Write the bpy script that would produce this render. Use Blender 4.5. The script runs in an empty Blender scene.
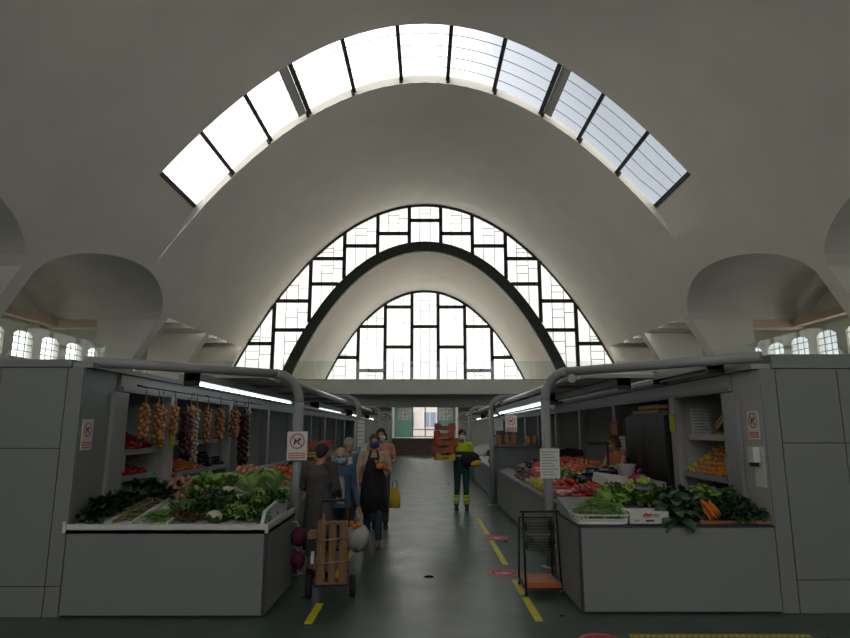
import bpy, math, random
from mathutils import Vector, Matrix, Euler
random.seed(7)
PI = math.pi
sc = bpy.context.scene
COL = sc.collection

# ------------------------------------------------------------------ camera, world, exposure
cam_d = bpy.data.cameras.new('camera'); cam = bpy.data.objects.new('camera', cam_d); COL.objects.link(cam)
cam.location = (0, 0, 1.70)
cam.rotation_euler = (PI/2 + math.atan(111/600), 0, 0)
cam_d.sensor_width = 36; cam_d.lens = 600/850*36; cam_d.clip_end = 500
sc.camera = cam
sc.view_settings.view_transform = 'Standard'; sc.view_settings.look = 'None'
sc.view_settings.exposure = -0.04; sc.view_settings.gamma = 1
sc.view_settings.use_curve_mapping = False
sc.cycles.use_denoising = True
sc.cycles.max_bounces = 8; sc.cycles.diffuse_bounces = 6; sc.cycles.transparent_max_bounces = 12
sc.cycles.sample_clamp_indirect = 4.0

w = bpy.data.worlds.new('overcast_sky'); sc.world = w; w.use_nodes = True
nt = w.node_tree; N = nt.nodes; L = nt.links; N.clear()
out = N.new('ShaderNodeOutputWorld'); bg = N.new('ShaderNodeBackground')
tc = N.new('ShaderNodeTexCoord'); sep = N.new('ShaderNodeSeparateXYZ'); mr = N.new('ShaderNodeMapRange')
ramp = N.new('ShaderNodeValToRGB'); noi = N.new('ShaderNodeTexNoise'); mx = N.new('ShaderNodeMix'); mx.data_type = 'RGBA'; mx.blend_type = 'MULTIPLY'
mu = N.new('ShaderNodeMath'); mu.operation = 'MULTIPLY'
L.new(tc.outputs['Generated'], sep.inputs[0]); L.new(sep.outputs['X'], mu.inputs[0]); L.new(sep.outputs['Z'], mu.inputs[1]); L.new(mu.outputs[0], mr.inputs[0])
mr.inputs[1].default_value = 0.0; mr.inputs[2].default_value = 0.15
L.new(mr.outputs[0], ramp.inputs[0])
ramp.color_ramp.elements[0].color = (1.0, 0.98, 0.94, 1); ramp.color_ramp.elements[0].position = 0.02
ramp.color_ramp.elements[1].color = (0.185, 0.205, 0.232, 1); ramp.color_ramp.elements[1].position = 0.85
el = ramp.color_ramp.elements.new(0.40); el.color = (0.30, 0.325, 0.355, 1)
noi.inputs['Scale'].default_value = 3.0; noi.inputs['Detail'].default_value = 3
mx.inputs[0].default_value = 0.18
L.new(ramp.outputs[0], mx.inputs[6]); L.new(noi.outputs[0], mx.inputs[7])
L.new(mx.outputs[2], bg.inputs[0]); bg.inputs[1].default_value = 3.6
L.new(bg.outputs[0], out.inputs[0])

def portal(name, loc, rot, sx, sy):
    d = bpy.data.lights.new(name, 'AREA'); d.shape = 'RECTANGLE'; d.size = sx; d.size_y = sy
    d.cycles.is_portal = True
    o = bpy.data.objects.new(name, d); o.location = loc; o.rotation_euler = rot; COL.objects.link(o)
# daylight portals just outside the glazing (they only guide the sky light in)
portal('daylight_skylight', (0, 24.0, 18.9), (0, 0, 0), 13, 4.2)
portal('daylight_skylight', (-8.8, 24.0, 14.7), (0, math.radians(-48), 0), 8.4, 4.2)
portal('daylight_skylight', (8.8, 24.0, 14.7), (0, math.radians(48), 0), 8.4, 4.2)
portal('daylight_skylight', (0, -5.0, 18.9), (0, 0, 0), 13, 4.2)
portal('daylight_end_window', (0, 42.6, 12), (-PI/2, 0, 0), 27, 12.5)
portal('daylight_end_window', (0, -12.4, 12), (PI/2, 0, 0), 27, 12.5)
portal('daylight_door', (0, 55.6, 3), (-PI/2, 0, 0), 8, 5)
portal('daylight_side_window', (-19.8, 14, 5.8), (0, -PI/2, 0), 2.2, 50)
portal('daylight_side_window', (19.8, 14, 5.8), (0, PI/2, 0), 2.2, 50)

# ------------------------------------------------------------------ materials
def mat(name, col, rough=0.6, metal=0.0, var=0.0, vscale=4.0, bump=0.0, bscale=20.0, spec=0.5, emit=None, estr=1.0, col2=None, stretch=None, coat=0.0):
    m = bpy.data.materials.new(name); m.use_nodes = True
    nt = m.node_tree; b = nt.nodes['Principled BSDF']
    b.inputs['Base Color'].default_value = (*col, 1); b.inputs['Roughness'].default_value = rough
    b.inputs['Metallic'].default_value = metal; b.inputs['Specular IOR Level'].default_value = spec
    b.inputs['Coat Weight'].default_value = coat
    if emit:
        b.inputs['Emission Color'].default_value = (*emit, 1); b.inputs['Emission Strength'].default_value = estr
    if var or bump or col2:
        tc = nt.nodes.new('ShaderNodeTexCoord'); src = tc.outputs['Object']
        if stretch:
            mp = nt.nodes.new('ShaderNodeMapping'); mp.inputs['Scale'].default_value = stretch
            nt.links.new(src, mp.inputs[0]); src = mp.outputs[0]
    if var or col2:
        n = nt.nodes.new('ShaderNodeTexNoise'); n.inputs['Scale'].default_value = vscale; n.inputs['Detail'].default_value = 4
        nt.links.new(src, n.inputs[0])
        r = nt.nodes.new('ShaderNodeValToRGB'); nt.links.new(n.outputs[0], r.inputs[0])
        c2 = col2 or tuple(min(1, c*(1+var)) for c in col)
        c1 = col if col2 else tuple(c*(1-var) for c in col)
        r.color_ramp.elements[0].color = (*c1, 1); r.color_ramp.elements[0].position = 0.35
        r.color_ramp.elements[1].color = (*c2, 1); r.color_ramp.elements[1].position = 0.65
        nt.links.new(r.outputs[0], b.inputs['Base Color'])
    if bump:
        n = nt.nodes.new('ShaderNodeTexNoise'); n.inputs['Scale'].default_value = bscale; n.inputs['Detail'].default_value = 5
        nt.links.new(src, n.inputs[0])
        bp = nt.nodes.new('ShaderNodeBump'); bp.inputs['Strength'].default_value = bump; bp.inputs['Distance'].default_value = 0.05
        nt.links.new(n.outputs[0], bp.inputs['Height']); nt.links.new(bp.outputs[0], b.inputs['Normal'])
    return m
def glass_mat(name, tint=(0.9, 0.93, 0.93), gloss=0.05, rough=0.02):
    m = bpy.data.materials.new(name); m.use_nodes = True
    nt = m.node_tree; nt.nodes.clear()
    o = nt.nodes.new('ShaderNodeOutputMaterial'); t = nt.nodes.new('ShaderNodeBsdfTransparent'); g = nt.nodes.new('ShaderNodeBsdfGlossy'); x = nt.nodes.new('ShaderNodeMixShader')
    t.inputs[0].default_value = (*tint, 1); g.inputs['Roughness'].default_value = rough
    x.inputs[0].default_value = gloss
    nt.links.new(t.outputs[0], x.inputs[1]); nt.links.new(g.outputs[0], x.inputs[2]); nt.links.new(x.outputs[0], o.inputs[0])
    return m
M = {}
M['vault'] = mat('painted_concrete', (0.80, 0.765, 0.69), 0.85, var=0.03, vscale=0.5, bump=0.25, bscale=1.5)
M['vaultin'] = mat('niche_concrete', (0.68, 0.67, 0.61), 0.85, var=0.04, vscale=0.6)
M['beam'] = mat('beam_concrete', (0.62, 0.50, 0.38), 0.8, var=0.06, vscale=1)
M['wall'] = mat('plaster', (0.72, 0.71, 0.65), 0.85, var=0.03, vscale=1)
M['walldk'] = mat('grey_shaded_plaster', (0.58, 0.57, 0.54), 0.85)
M['iron'] = mat('dark_green_steel', (0.012, 0.018, 0.014), 0.5)
M['ironthin'] = mat('glazing_bar', (0.3, 0.31, 0.31), 0.5)
M['pane'] = glass_mat('window_glass', (0.90, 0.89, 0.88), 0.04)
def frost_mat():
    m = bpy.data.materials.new('frosted_window_glass'); m.use_nodes = True
    nt = m.node_tree; nt.nodes.clear()
    o = nt.nodes.new('ShaderNodeOutputMaterial'); t = nt.nodes.new('ShaderNodeBsdfTransparent'); g = nt.nodes.new('ShaderNodeBsdfTranslucent'); x = nt.nodes.new('ShaderNodeMixShader')
    t.inputs[0].default_value = (0.50, 0.50, 0.49, 1); g.inputs[0].default_value = (0.88, 0.88, 0.86, 1); x.inputs[0].default_value = 0.72
    nt.links.new(t.outputs[0], x.inputs[1]); nt.links.new(g.outputs[0], x.inputs[2]); nt.links.new(x.outputs[0], o.inputs[0])
    return m
M['frost'] = frost_mat()
M['glass'] = glass_mat('balustrade_glass', (0.90, 0.94, 0.92), 0.06)
M['panel'] = mat('grey_laminate', (0.218, 0.230, 0.235), 0.42, var=0.02, vscale=0.8)
M['panel2'] = mat('warm_grey_laminate', (0.42, 0.405, 0.39), 0.45)
M['seam'] = mat('panel_joint', (0.04, 0.04, 0.045), 0.6)
M['white'] = mat('white_enamel', (0.62, 0.63, 0.61), 0.4)
M['steel'] = mat('grey_painted_steel', (0.30, 0.31, 0.32), 0.35)
M['alu'] = mat('brushed_aluminium', (0.55, 0.56, 0.57), 0.32, metal=0.9)
M['tube'] = mat('lamp_tube', (0.9, 0.95, 0.95), 0.4, emit=(0.82, 0.97, 1.0), estr=5.5)
M['black'] = mat('black', (0.012, 0.012, 0.013), 0.45)
M['kiosk'] = mat('kiosk_interior', (0.56, 0.555, 0.54), 0.6)
M['yellow'] = mat('yellow_floor_tape', (0.62, 0.55, 0.02), 0.5, var=0.15, vscale=9)
M['red'] = mat('red_vinyl', (0.50, 0.02, 0.035), 0.5)
M['paper'] = mat('paper', (0.68, 0.68, 0.66), 0.8)
M['street'] = mat('street_facade', (0.88, 0.80, 0.76), 0.9)
# floor: green-grey epoxy, worn gloss
def floor_mat():
    m = mat('green_epoxy_floor', (0.055, 0.085, 0.07), 0.3, spec=0.5)
    nt = m.node_tree; b = nt.nodes['Principled BSDF']
    tc = nt.nodes.new('ShaderNodeTexCoord')
    n = nt.nodes.new('ShaderNodeTexNoise'); n.inputs['Scale'].default_value = 0.9; n.inputs['Detail'].default_value = 6
    nt.links.new(tc.outputs['Object'], n.inputs[0])
    r = nt.nodes.new('ShaderNodeValToRGB'); nt.links.new(n.outputs[0], r.inputs[0])
    r.color_ramp.elements[0].color = (0.044, 0.070, 0.058, 1); r.color_ramp.elements[0].position = 0.3
    r.color_ramp.elements[1].color = (0.060, 0.092, 0.078, 1); r.color_ramp.elements[1].position = 0.7
    nt.links.new(r.outputs[0], b.inputs['Base Color'])
    n2 = nt.nodes.new('ShaderNodeTexNoise'); n2.inputs['Scale'].default_value = 2.2; n2.inputs['Detail'].default_value = 7
    nt.links.new(tc.outputs['Object'], n2.inputs[0])
    mr = nt.nodes.new('ShaderNodeMapRange'); mr.inputs[1].default_value = 0.3; mr.inputs[2].default_value = 0.7
    mr.inputs[3].default_value = 0.27; mr.inputs[4].default_value = 0.36
    nt.links.new(n2.outputs[0], mr.inputs[0]); nt.links.new(mr.outputs[0], b.inputs['Roughness'])
    bp = nt.nodes.new('ShaderNodeBump'); bp.inputs['Strength'].default_value = 0.03; bp.inputs['Distance'].default_value = 0.01
    nt.links.new(n2.outputs[0], bp.inputs['Height']); nt.links.new(bp.outputs[0], b.inputs['Normal'])
    return m
M['floor'] = floor_mat()

# ------------------------------------------------------------------ mesh helpers
class MB:
    def __init__(s): s.v = []; s.f = []; s.mi = []; s.m = 0; s.sm = []; s.smooth = False
    def add(s, vs, fs, smooth=None):
        o = len(s.v); s.v += [tuple(v) for v in vs]
        for f in fs: s.f.append([o+i for i in f]); s.mi.append(s.m); s.sm.append(s.smooth if smooth is None else smooth)
        return s
    def box(s, x0, x1, y0, y1, z0, z1, M4=None):
        vs = [Vector((x, y, z)) for z in (z0, z1) for y in (y0, y1) for x in (x0, x1)]
        if M4: vs = [M4 @ v for v in vs]
        return s.add(vs, [(0, 2, 3, 1), (4, 5, 7, 6), (0, 1, 5, 4), (2, 6, 7, 3), (0, 4, 6, 2), (1, 3, 7, 5)], False)
    def quad(s, a, b, c, d): return s.add([a, b, c, d], [(0, 1, 2, 3)], False)
    def bar(s, a, b, wd, ht, up=(0, 0, 1)):          # rectangular bar between two points
        a = Vector(a); b = Vector(b); d = (b-a).normalized(); u = Vector(up)
        r = d.cross(u)
        if r.length < 1e-4: r = d.cross(Vector((1, 0, 0)))
        r.normalize(); u = r.cross(d)
        vs = []
        for p in (a, b):
            for i, j in ((-1, -1), (1, -1), (1, 1), (-1, 1)): vs.append(p + r*(i*wd/2) + u*(j*ht/2))
        return s.add(vs, [(0, 3, 2, 1), (4, 5, 6, 7), (0, 1, 5, 4), (1, 2, 6, 5), (2, 3, 7, 6), (3, 0, 4, 7)], False)
    def tube(s, pts, r, n=10, cap=True, closed=False):
        pts = [Vector(p) for p in pts]; rs = r if isinstance(r, (list, tuple)) else [r]*len(pts)
        k = len(pts); rings = []; prev = None
        for i, p in enumerate(pts):
            if closed: d = pts[(i+1) % k] - pts[i-1]
            else: d = pts[min(i+1, k-1)] - pts[max(i-1, 0)]
            d.normalize()
            if prev is None:
                u = d.cross(Vector((0, 0, 1)))
                if u.length < 1e-3: u = d.cross(Vector((0, 1, 0)))
            else: u = prev - d*prev.dot(d)
            u.normalize(); prev = u; v = d.cross(u)
            rings.append([p + (u*math.cos(2*PI*j/n) + v*math.sin(2*PI*j/n))*rs[i] for j in range(n)])
        vs = [q for rg in rings for q in rg]; fs = []
        for i in range(k if closed else k-1):
            i2 = (i+1) % k
            for j in range(n): fs.append((i*n+j, i*n+(j+1) % n, i2*n+(j+1) % n, i2*n+j))
        s.add(vs, fs, True)
        if cap and not closed:
            o = len(s.v)-len(vs)
            s.f.append([o+j for j in range(n)][::-1]); s.mi.append(s.m); s.sm.append(False)
            s.f.append([o+(k-1)*n+j for j in range(n)]); s.mi.append(s.m); s.sm.append(False)
        return s
    def lathe(s, prof, n=16, M4=None, smooth=True):   # prof: (r, z)
        vs = []
        for r, z in prof:
            for j in range(n): vs.append(Vector((r*math.cos(2*PI*j/n), r*math.sin(2*PI*j/n), z)))
        if M4: vs = [M4 @ v for v in vs]
        k = len(prof); fs = [(i*n+j, i*n+(j+1) % n, (i+1)*n+(j+1) % n, (i+1)*n+j) for i in range(k-1) for j in range(n)]
        s.add(vs, fs, smooth)
        o = len(s.v)-len(vs)
        if prof[0][0] > 1e-4: s.f.append([o+j for j in range(n)][::-1]); s.mi.append(s.m); s.sm.append(False)
        if prof[-1][0] > 1e-4: s.f.append([o+(k-1)*n+j for j in range(n)]); s.mi.append(s.m); s.sm.append(False)
        return s
    def ball(s, c, r, n=10, k=7, sc3=(1, 1, 1), rot=None, fn=None):
        vs = []; c = Vector(c)
        for i in range(k+1):
            t = PI*i/k
            for j in range(n):
                p = 2*PI*j/n
                d = Vector((math.sin(t)*math.cos(p), math.sin(t)*math.sin(p), math.cos(t)))
                q = Vector((d.x*sc3[0], d.y*sc3[1], d.z*sc3[2]))*r*(fn(t, p) if fn else 1)
                if rot: q = rot @ q
                vs.append(c+q)
        fs = [(i*n+j, (i+1)*n+j, (i+1)*n+(j+1) % n, i*n+(j+1) % n) for i in range(k) for j in range(n)]
        return s.add(vs, fs, True)
    def build(s, name, m, parent=None, weld=0.0):
        me = bpy.data.meshes.new(name); me.from_pydata(s.v, [], s.f)
        for q in (m if isinstance(m, (list, tuple)) else [m]): me.materials.append(q)
        for i, p in enumerate(me.polygons): p.material_index = s.mi[i]; p.use_smooth = s.sm[i]
        if weld:
            import bmesh
            b = bmesh.new(); b.from_mesh(me); bmesh.ops.remove_doubles(b, verts=b.verts, dist=weld)
            bmesh.ops.recalc_face_normals(b, faces=b.faces); b.to_mesh(me); b.free()
        me.update()
        o = bpy.data.objects.new(name, me); COL.objects.link(o)
        if parent: o.parent = parent
        return o
def tag(o, label=None, cat=None, group=None, kind=None):
    if label: o['label'] = label
    if cat: o['category'] = cat
    if group: o['group'] = group
    if kind: o['kind'] = kind
    return o
def empty(name, loc=(0, 0, 0), rz=0.0, label=None, cat=None, group=None):
    o = bpy.data.objects.new(name, None); COL.objects.link(o); o.location = loc; o.rotation_euler = (0, 0, rz)
    return tag(o, label, cat, group)
def struct(o): o['kind'] = 'structure'; return o
KIDS = {}
def dup(o, loc=None, rot=None, scale=None, label=None, group=None):
    def cp(a, par):
        c = a.copy(); COL.objects.link(c)
        if par: c.parent = par
        for ch in KIDS.get(a.name) or a.children: cp(ch, c)
        return c
    KIDS.setdefault(o.name, list(o.children))
    r = cp(o, None)
    if loc is not None: r.location = loc
    if rot is not None: r.rotation_euler = rot
    if scale is not None: r.scale = scale if isinstance(scale, (tuple, list)) else (scale,)*3
    if label: r['label'] = label
    if group: r['group'] = group
    return r

# ------------------------------------------------------------------ the vaults
PA = lambda x, y=0: 18.30 - 0.0605*x*x
def PB(x, y=42.0):                                    # the rear shell changes section slightly along its length
    t = min(1, max(0, (y-29.0)/12)); h_ = 17.86+0.19*min(1, max(0, (y-25.85)/8))
    return h_ - (0.0610*(1-t)+0.0595*t)*x*x - 0.00004*t*x**4
PC = lambda x, y=0: 14.45 - 0.085*x*x - 0.0002*x**4
PR = lambda x, y=0: 15.18 - 0.074*x*x - 0.0002*x**4
def xof(P, z, y=42.0):
    lo, hi = 0.0, 40.0
    for _ in range(50):
        m_ = (lo+hi)/2
        if P(m_, y) > z: lo = m_
        else: hi = m_
    return lo
SPR = 7.13; NHW = 4.62; NR = 1.60
NC = [24.84, 14.95, 5.06, -4.83]                     # centres of the side niches
def ell(y, c): return SPR + NR*max(0, 1-((y-c)/NHW)**2)**0.63
def vault(name, P, y0, y1, pieces, m, zs=9.2, side=(-1, 1), skip=None):
    mb = MB(); mb.smooth = True
    ys = sorted({round(y, 5) for p in pieces for y in [max(y0, p[0])+(min(y1, p[1])-max(y0, p[0]))*q/26 for q in range(27)] if y0 <= y <= y1})
    NU = 36
    for a, b in zip(ys, ys[1:]):
        xa, xb = xof(P, zs, a), xof(P, zs, b)
        for i in range(NU):
            t0, t1 = -1+2*i/NU, -1+2*(i+1)/NU
            mb.add([(xa*t0, a, P(xa*t0, a)), (xa*t1, a, P(xa*t1, a)), (xb*t1, b, P(xb*t1, b)), (xb*t0, b, P(xb*t0, b))], [(0, 3, 2, 1)])
    for (p0, p1, fn) in pieces:
        if min(y1, p1) <= max(y0, p0): continue
        yy = [y for y in ys if max(y0, p0)-1e-4 <= y <= min(y1, p1)+1e-4]
        # keep the top row on the same sample lines as the upper grid
        for sgn in side:
            for a, b in zip(yy, yy[1:]):
                K = 14
                for k in range(K):
                    q = []
                    for (y_, t) in ((a, k/K), (b, k/K), (b, (k+1)/K), (a, (k+1)/K)):
                        zb = fn(y_); z = zs + (zb-zs)*t
                        q.append((sgn*xof(P, z, y_), y_, z))
                    mb.add(q, [(0, 1, 2, 3) if sgn > 0 else (0, 3, 2, 1)])
    return struct(mb.build(name, m, weld=0.0015))
def pieces_for(y0, y1, cs):
    ps = []; y = y0
    for c in sorted(cs):
        a, b = c-NHW, c+NHW
        if b < y0 or a > y1: continue
        if a > y: ps.append((y, a, lambda q: 0.0))
        ps.append((max(a, y0), min(b, y1), (lambda cc: (lambda q: ell(q, cc)))(c)))
        y = b
    if y < y1: ps.append((y, y1, lambda q: 0.0))
    return ps
SKA, SKB, SKX = 22.3, 25.85, 10.46
vault('ceiling_main_vault', PA, -12, SKA, pieces_for(-12, SKA, NC), M['vault'])
# the same shell continuing beside the ends of the roof light
def strip(name, y0, y1, P, c):
    mb = MB(); mb.smooth = True; n = 18
    for sgn in (-1, 1):
        for i in range(n):
            a, b = y0+(y1-y0)*i/n, y0+(y1-y0)*(i+1)/n
            K = 30
            for k in range(K):
                q = []
                for (y_, t) in ((a, k/K), (b, k/K), (b, (k+1)/K), (a, (k+1)/K)):
                    z0 = P(SKX); zb = ell(y_, c); z = z0+(zb-z0)*t
                    s_ = (y_-y0)/(y1-y0)*min(1, max(0, (z0-z)/1.5))
                    q.append((sgn*(xof(P, z)*(1-s_)+xof(PB, z, SKB)*s_), y_, z))
                mb.add(q, [(0, 1, 2, 3) if sgn > 0 else (0, 3, 2, 1)])
    return struct(mb.build(name, M['vault'], weld=0.0015))
strip('ceiling_vault_haunch', SKA, SKB, PA, NC[0])
BP0, BP1, BP2, BP3, BEND = 29.46, 30.15, 35.1, 35.65, 42.0
OPZ = 7.35
vault('ceiling_rear_vault', PB, SKB, BEND,
      [(SKB, BP0, lambda q: ell(q, NC[0])), (BP0, BP1, lambda q: 0.0), (BP1, BP2, lambda q: OPZ), (BP2, BP3, lambda q: 0.0), (BP3, 41.4, lambda q: OPZ), (41.4, BEND, lambda q: 0.0)], M['vault'])
# step between the two shells (white upstand under the roof light)
mb = MB(); n = 80; ZK = PA(SKX); xk = xof(PB, ZK, SKB)
for i in range(n):
    b0, b1 = xk*(-1+2*i/n), xk*(-1+2*(i+1)/n)
    hh = lambda x: max(0.02, PA(x)-PB(x, SKB)-0.05*(1 if abs(x) < xk*.99 else 0))
    mb.quad((b0, SKB, PB(b0, SKB)), (b1, SKB, PB(b1, SKB)), (b1, SKB+0.02, PB(b1, SKB)+hh(b1)), (b0, SKB+0.02, PB(b0, SKB)+hh(b0)))
for sd in (-1, 1):
    mb.add([(sd*xk, SKB, ZK), (sd*SKX, SKB, ZK), (sd*xk, SKB, PA(xk)+.02)], [(0, 1, 2)])
    for k in range(10):
        z0, z1 = ZK-1.5*k/10, ZK-1.5*(k+1)/10; f_ = lambda z: xof(PA, z)*(1-min(1, (ZK-z)/1.5))+xof(PB, z, SKB)*min(1, (ZK-z)/1.5)
        mb.quad((sd*xof(PB, z0, SKB), SKB, z0), (sd*f_(z0), SKB, z0), (sd*f_(z1), SKB, z1), (sd*xof(PB, z1, SKB), SKB, z1))
struct(mb.build('trim_1', M['vault']))
# near vault curb
mb = MB()
for i in range(n):
    t0, t1 = -1+2*i/n, -1+2*(i+1)/n
    a0, a1 = SKX*t0, SKX*t1
    mb.quad((a0, SKA, PA(a0)), (a1, SKA, PA(a1)), (a1, SKA, PA(a1)+0.2), (a0, SKA, PA(a0)+0.2))
struct(mb.build('trim_2', M['wall']))
# niches: barrel soffits, cross walls
def xside(z, y):
    if y > SKB: return xof(PB, z, y)
    if y < SKA: return xof(PA, z)
    s_ = (y-SKA)/(SKB-SKA)*min(1, max(0, (PA(SKX)-z)/1.5))
    return xof(PA, z)*(1-s_)+xof(PB, z, SKB)*s_
def niche(c, side):
    mb = MB(); mb.smooth = True; n = 40
    for i in range(n):
        a, b = c-NHW+2*NHW*i/n, c-NHW+2*NHW*(i+1)/n
        za, zb = ell(a, c), ell(b, c)
        mb.add([(side*(xside(za, a)-0.01), a, za), (side*(xside(zb, b)-0.01), b, zb), (side*19.25, b, zb), (side*19.25, a, za)], [(0, 1, 2, 3)])
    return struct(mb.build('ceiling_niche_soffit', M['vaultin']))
for c in NC:
    for sd in (-1, 1): niche(c, sd)
def cross_wall(y0, y1, side, P, zt=SPR, xo=16.35, name='wall_cross_pier'):
    mb = MB(); K = 16; pts = []
    for k in range(K+1):
        z = zt*k/K; pts.append((side*(xof(P, z, y0)), z))
    for y, fl in ((y0, 1), (y1, -1)):
        for k in range(K):
            (xa, za), (xb, zb) = pts[k], pts[k+1]
            mb.quad((xa, y, za), (side*xo, y, za), (side*xo, y, zb), (xb, y, zb))
    mb.quad((side*xo, y0, 0), (side*xo, y1, 0), (side*xo, y1, zt), (side*xo, y0, zt))
    if P is PB and y0 > 29:
        for k in range(K):
            (xa, za), (xb, zb) = pts[k], pts[k+1]
    return struct(mb.build(name, M['wall']))
edges = sorted([c-NHW for c in NC]+[c+NHW for c in NC])
for sd in (-1, 1):
    prev = -12.0
    for c in sorted(NC):
        cross_wall(prev, c-NHW, sd, PA)
        mb = MB(); mb.box(min(sd*16.35, sd*19.2), max(sd*16.35, sd*19.2), prev, c-NHW, 6.72, SPR+2.0); struct(mb.build('trim_beam', M['beam']))
        prev = c+NHW
    cross_wall(BP0, BP1, sd, PB)
    mb = MB(); mb.box(min(sd*16.35, sd*19.2), max(sd*16.35, sd*19.2), BP0, BP1, 6.72, SPR+2.0); struct(mb.build('trim_beam', M['beam']))
    cross_wall(BP2, BP3, sd, PB, zt=7.34)
    cross_wall(41.4, 42.0, sd, PB, zt=7.34, xo=19.2)
    # flat ceiling with ribs beyond the third pier
    mb = MB(); mb.box(min(sd*13.2, sd*19.3), max(sd*13.2, sd*19.3), BP1-0.02, 42.2, OPZ+0.32, OPZ+0.5); struct(mb.build('ceiling_side_aisle', M['wall']))
    for y in (31.6, 33.4, 37.1, 39.0):
        mb = MB(); mb.box(min(sd*13.08, sd*19.2), max(sd*13.08, sd*19.2), y-0.14, y+0.14, OPZ-0.02, OPZ+0.34); struct(mb.build('trim_rib', M['wall']))
    mb = MB(); mb.box(min(sd*16.2, sd*16.6), max(sd*16.2, sd*16.6), BP1, 41.4, OPZ-0.35, OPZ+0.34); struct(mb.build('trim_beam', M['beam']))
    # outer aisle ceiling inside niche bays is the barrel itself; lengthwise beams
    for c in NC:
        mb = MB(); mb.box(min(sd*18.3, sd*18.7), max(sd*18.3, sd*18.7), c-NHW, c+NHW, 6.75, 7.1); struct(mb.build('trim_beam', M['beam']))

# outer side walls with their small windows
def side_wall(sd):
    X = sd*19.2
    wy = [28.4 + 2.1*i for i in range(-18, 6)]
    mb = MB()
    a, b = min(X, X+sd*0.3), max(X, X+sd*0.3)
    mb.box(a, b, -12, 55, 0, 5.1); mb.box(a, b, -12, 55, 6.4, 9.3)
    y = -12
    for c in wy:
        mb.box(a, b, y, c-0.72, 5.1, 6.4); y = c+0.72
        # arched head corners
        for q in (-1, 1):
            mb.add([(X, c+q*0.72, 6.4), (X, c+q*0.3, 6.4), (X, c+q*0.72, 6.18)], [(0, 1, 2)])
    mb.box(a, b, y, 55, 5.1, 6.4)
    struct(mb.build('wall_left' if sd < 0 else 'wall_right', M['wall']))
    for c in wy:
        fr = MB()
        for k in range(4): fr.box(X+sd*0.08-0.02, X+sd*0.08+0.02, c-0.72+k*0.48-0.02, c-0.72+k*0.48+0.02, 5.1, 6.4)
        for k in range(5): fr.box(X+sd*0.08-0.02, X+sd*0.08+0.02, c-0.72, c+0.72, 5.1+k*0.325-0.02, 5.1+k*0.325+0.02)
        o = struct(fr.build('window_frame', M['white']))
        pn = MB(); pn.quad((X+sd*0.1, c-0.72, 5.1), (X+sd*0.1, c+0.72, 5.1), (X+sd*0.1, c+0.72, 6.4), (X+sd*0.1, c-0.72, 6.4)); pn.build('pane', M['pane'], o)
side_wall(-1); side_wall(1)
mb = MB()
for sd in (-1, 1): mb.box(min(sd*12.4, sd*19.5), max(sd*12.4, sd*19.5), -12, 30.0, 9.25, 9.35)
struct(mb.build('ceiling_side_roof', M['wall']))

# floor
mb = MB(); mb.box(-20, 20, -12.2, 43, -0.2, 0); struct(mb.build('floor', M['floor']))

# ------------------------------------------------------------------ roof light
def roof_light(y0, y1, xs, label_idx):
    n_ = len(xs)-1
    fr = MB(); nrm = lambda x: Vector((0.121*x, 0, 1)).normalized()
    def P3(x, y, off): q = Vector((x, y, PA(x))) + nrm(x)*(off-0.27*(y-y0)/(y1-y0)*min(1, max(0, (SKX+.1-abs(x))/1.0))); return q
    root = None
    for i, x in enumerate(xs):
        wd = 0.17 if i not in (3, 8) else 0.2
        if i in (0, n_): wd = 0.2
        fr.bar(P3(x, y0-0.02, 0.05), P3(x, y1+0.02, 0.05), wd, 0.12, nrm(x))
    for x in xs[1:-1]: fr.bar((x, y1-0.03, PA(x)-.12), (x*.985, y1-0.03, PB(x*.985, y1)+.01), 0.15, 0.06, (0, 1, 0))
    root = struct(fr.build('window_%d' % label_idx, M['iron']))
    for x, s_ in ((xs[3], -1), (xs[8], 1)):
        dk = MB(); dk.bar(P3(x+s_*0.27, y0, 0.1), P3(x+s_*0.27, y1-0.1, 0.1), 0.42, 0.05, nrm(x)); dk.build('infill_panel', M['walldk'], root)
    pl = MB()
    for k in range(1, 5):
        y = y0+(y1-y0)*k/5.0
        L_ = 48
        pts = [P3(xs[0]+(xs[-1]-xs[0])*j/L_, y, 0.14) for j in range(L_+1)]
        for a, b in zip(pts, pts[1:]): pl.bar(a, b, 0.025, 0.03, (0, 1, 0))
    pl.build('purlin', M['ironthin'], root)
    for a, b in zip(xs, xs[1:]):
        g = MB(); K = 4
        for k in range(K):
            u, v = a+(b-a)*k/K, a+(b-a)*(k+1)/K
            g.quad(P3(u, y0, 0.17), P3(v, y0, 0.17), P3(v, y1+0.1, 0.17), P3(u, y1+0.1, 0.17))
        g.build('pane', M['pane'], root)
XS = [-10.45, -8.97, -7.30, -5.53, -3.42, -1.15, 1.10, 3.33, 5.53, 7.25, 8.95, 10.45]
roof_light(SKA, SKB, XS, 1)

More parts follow.
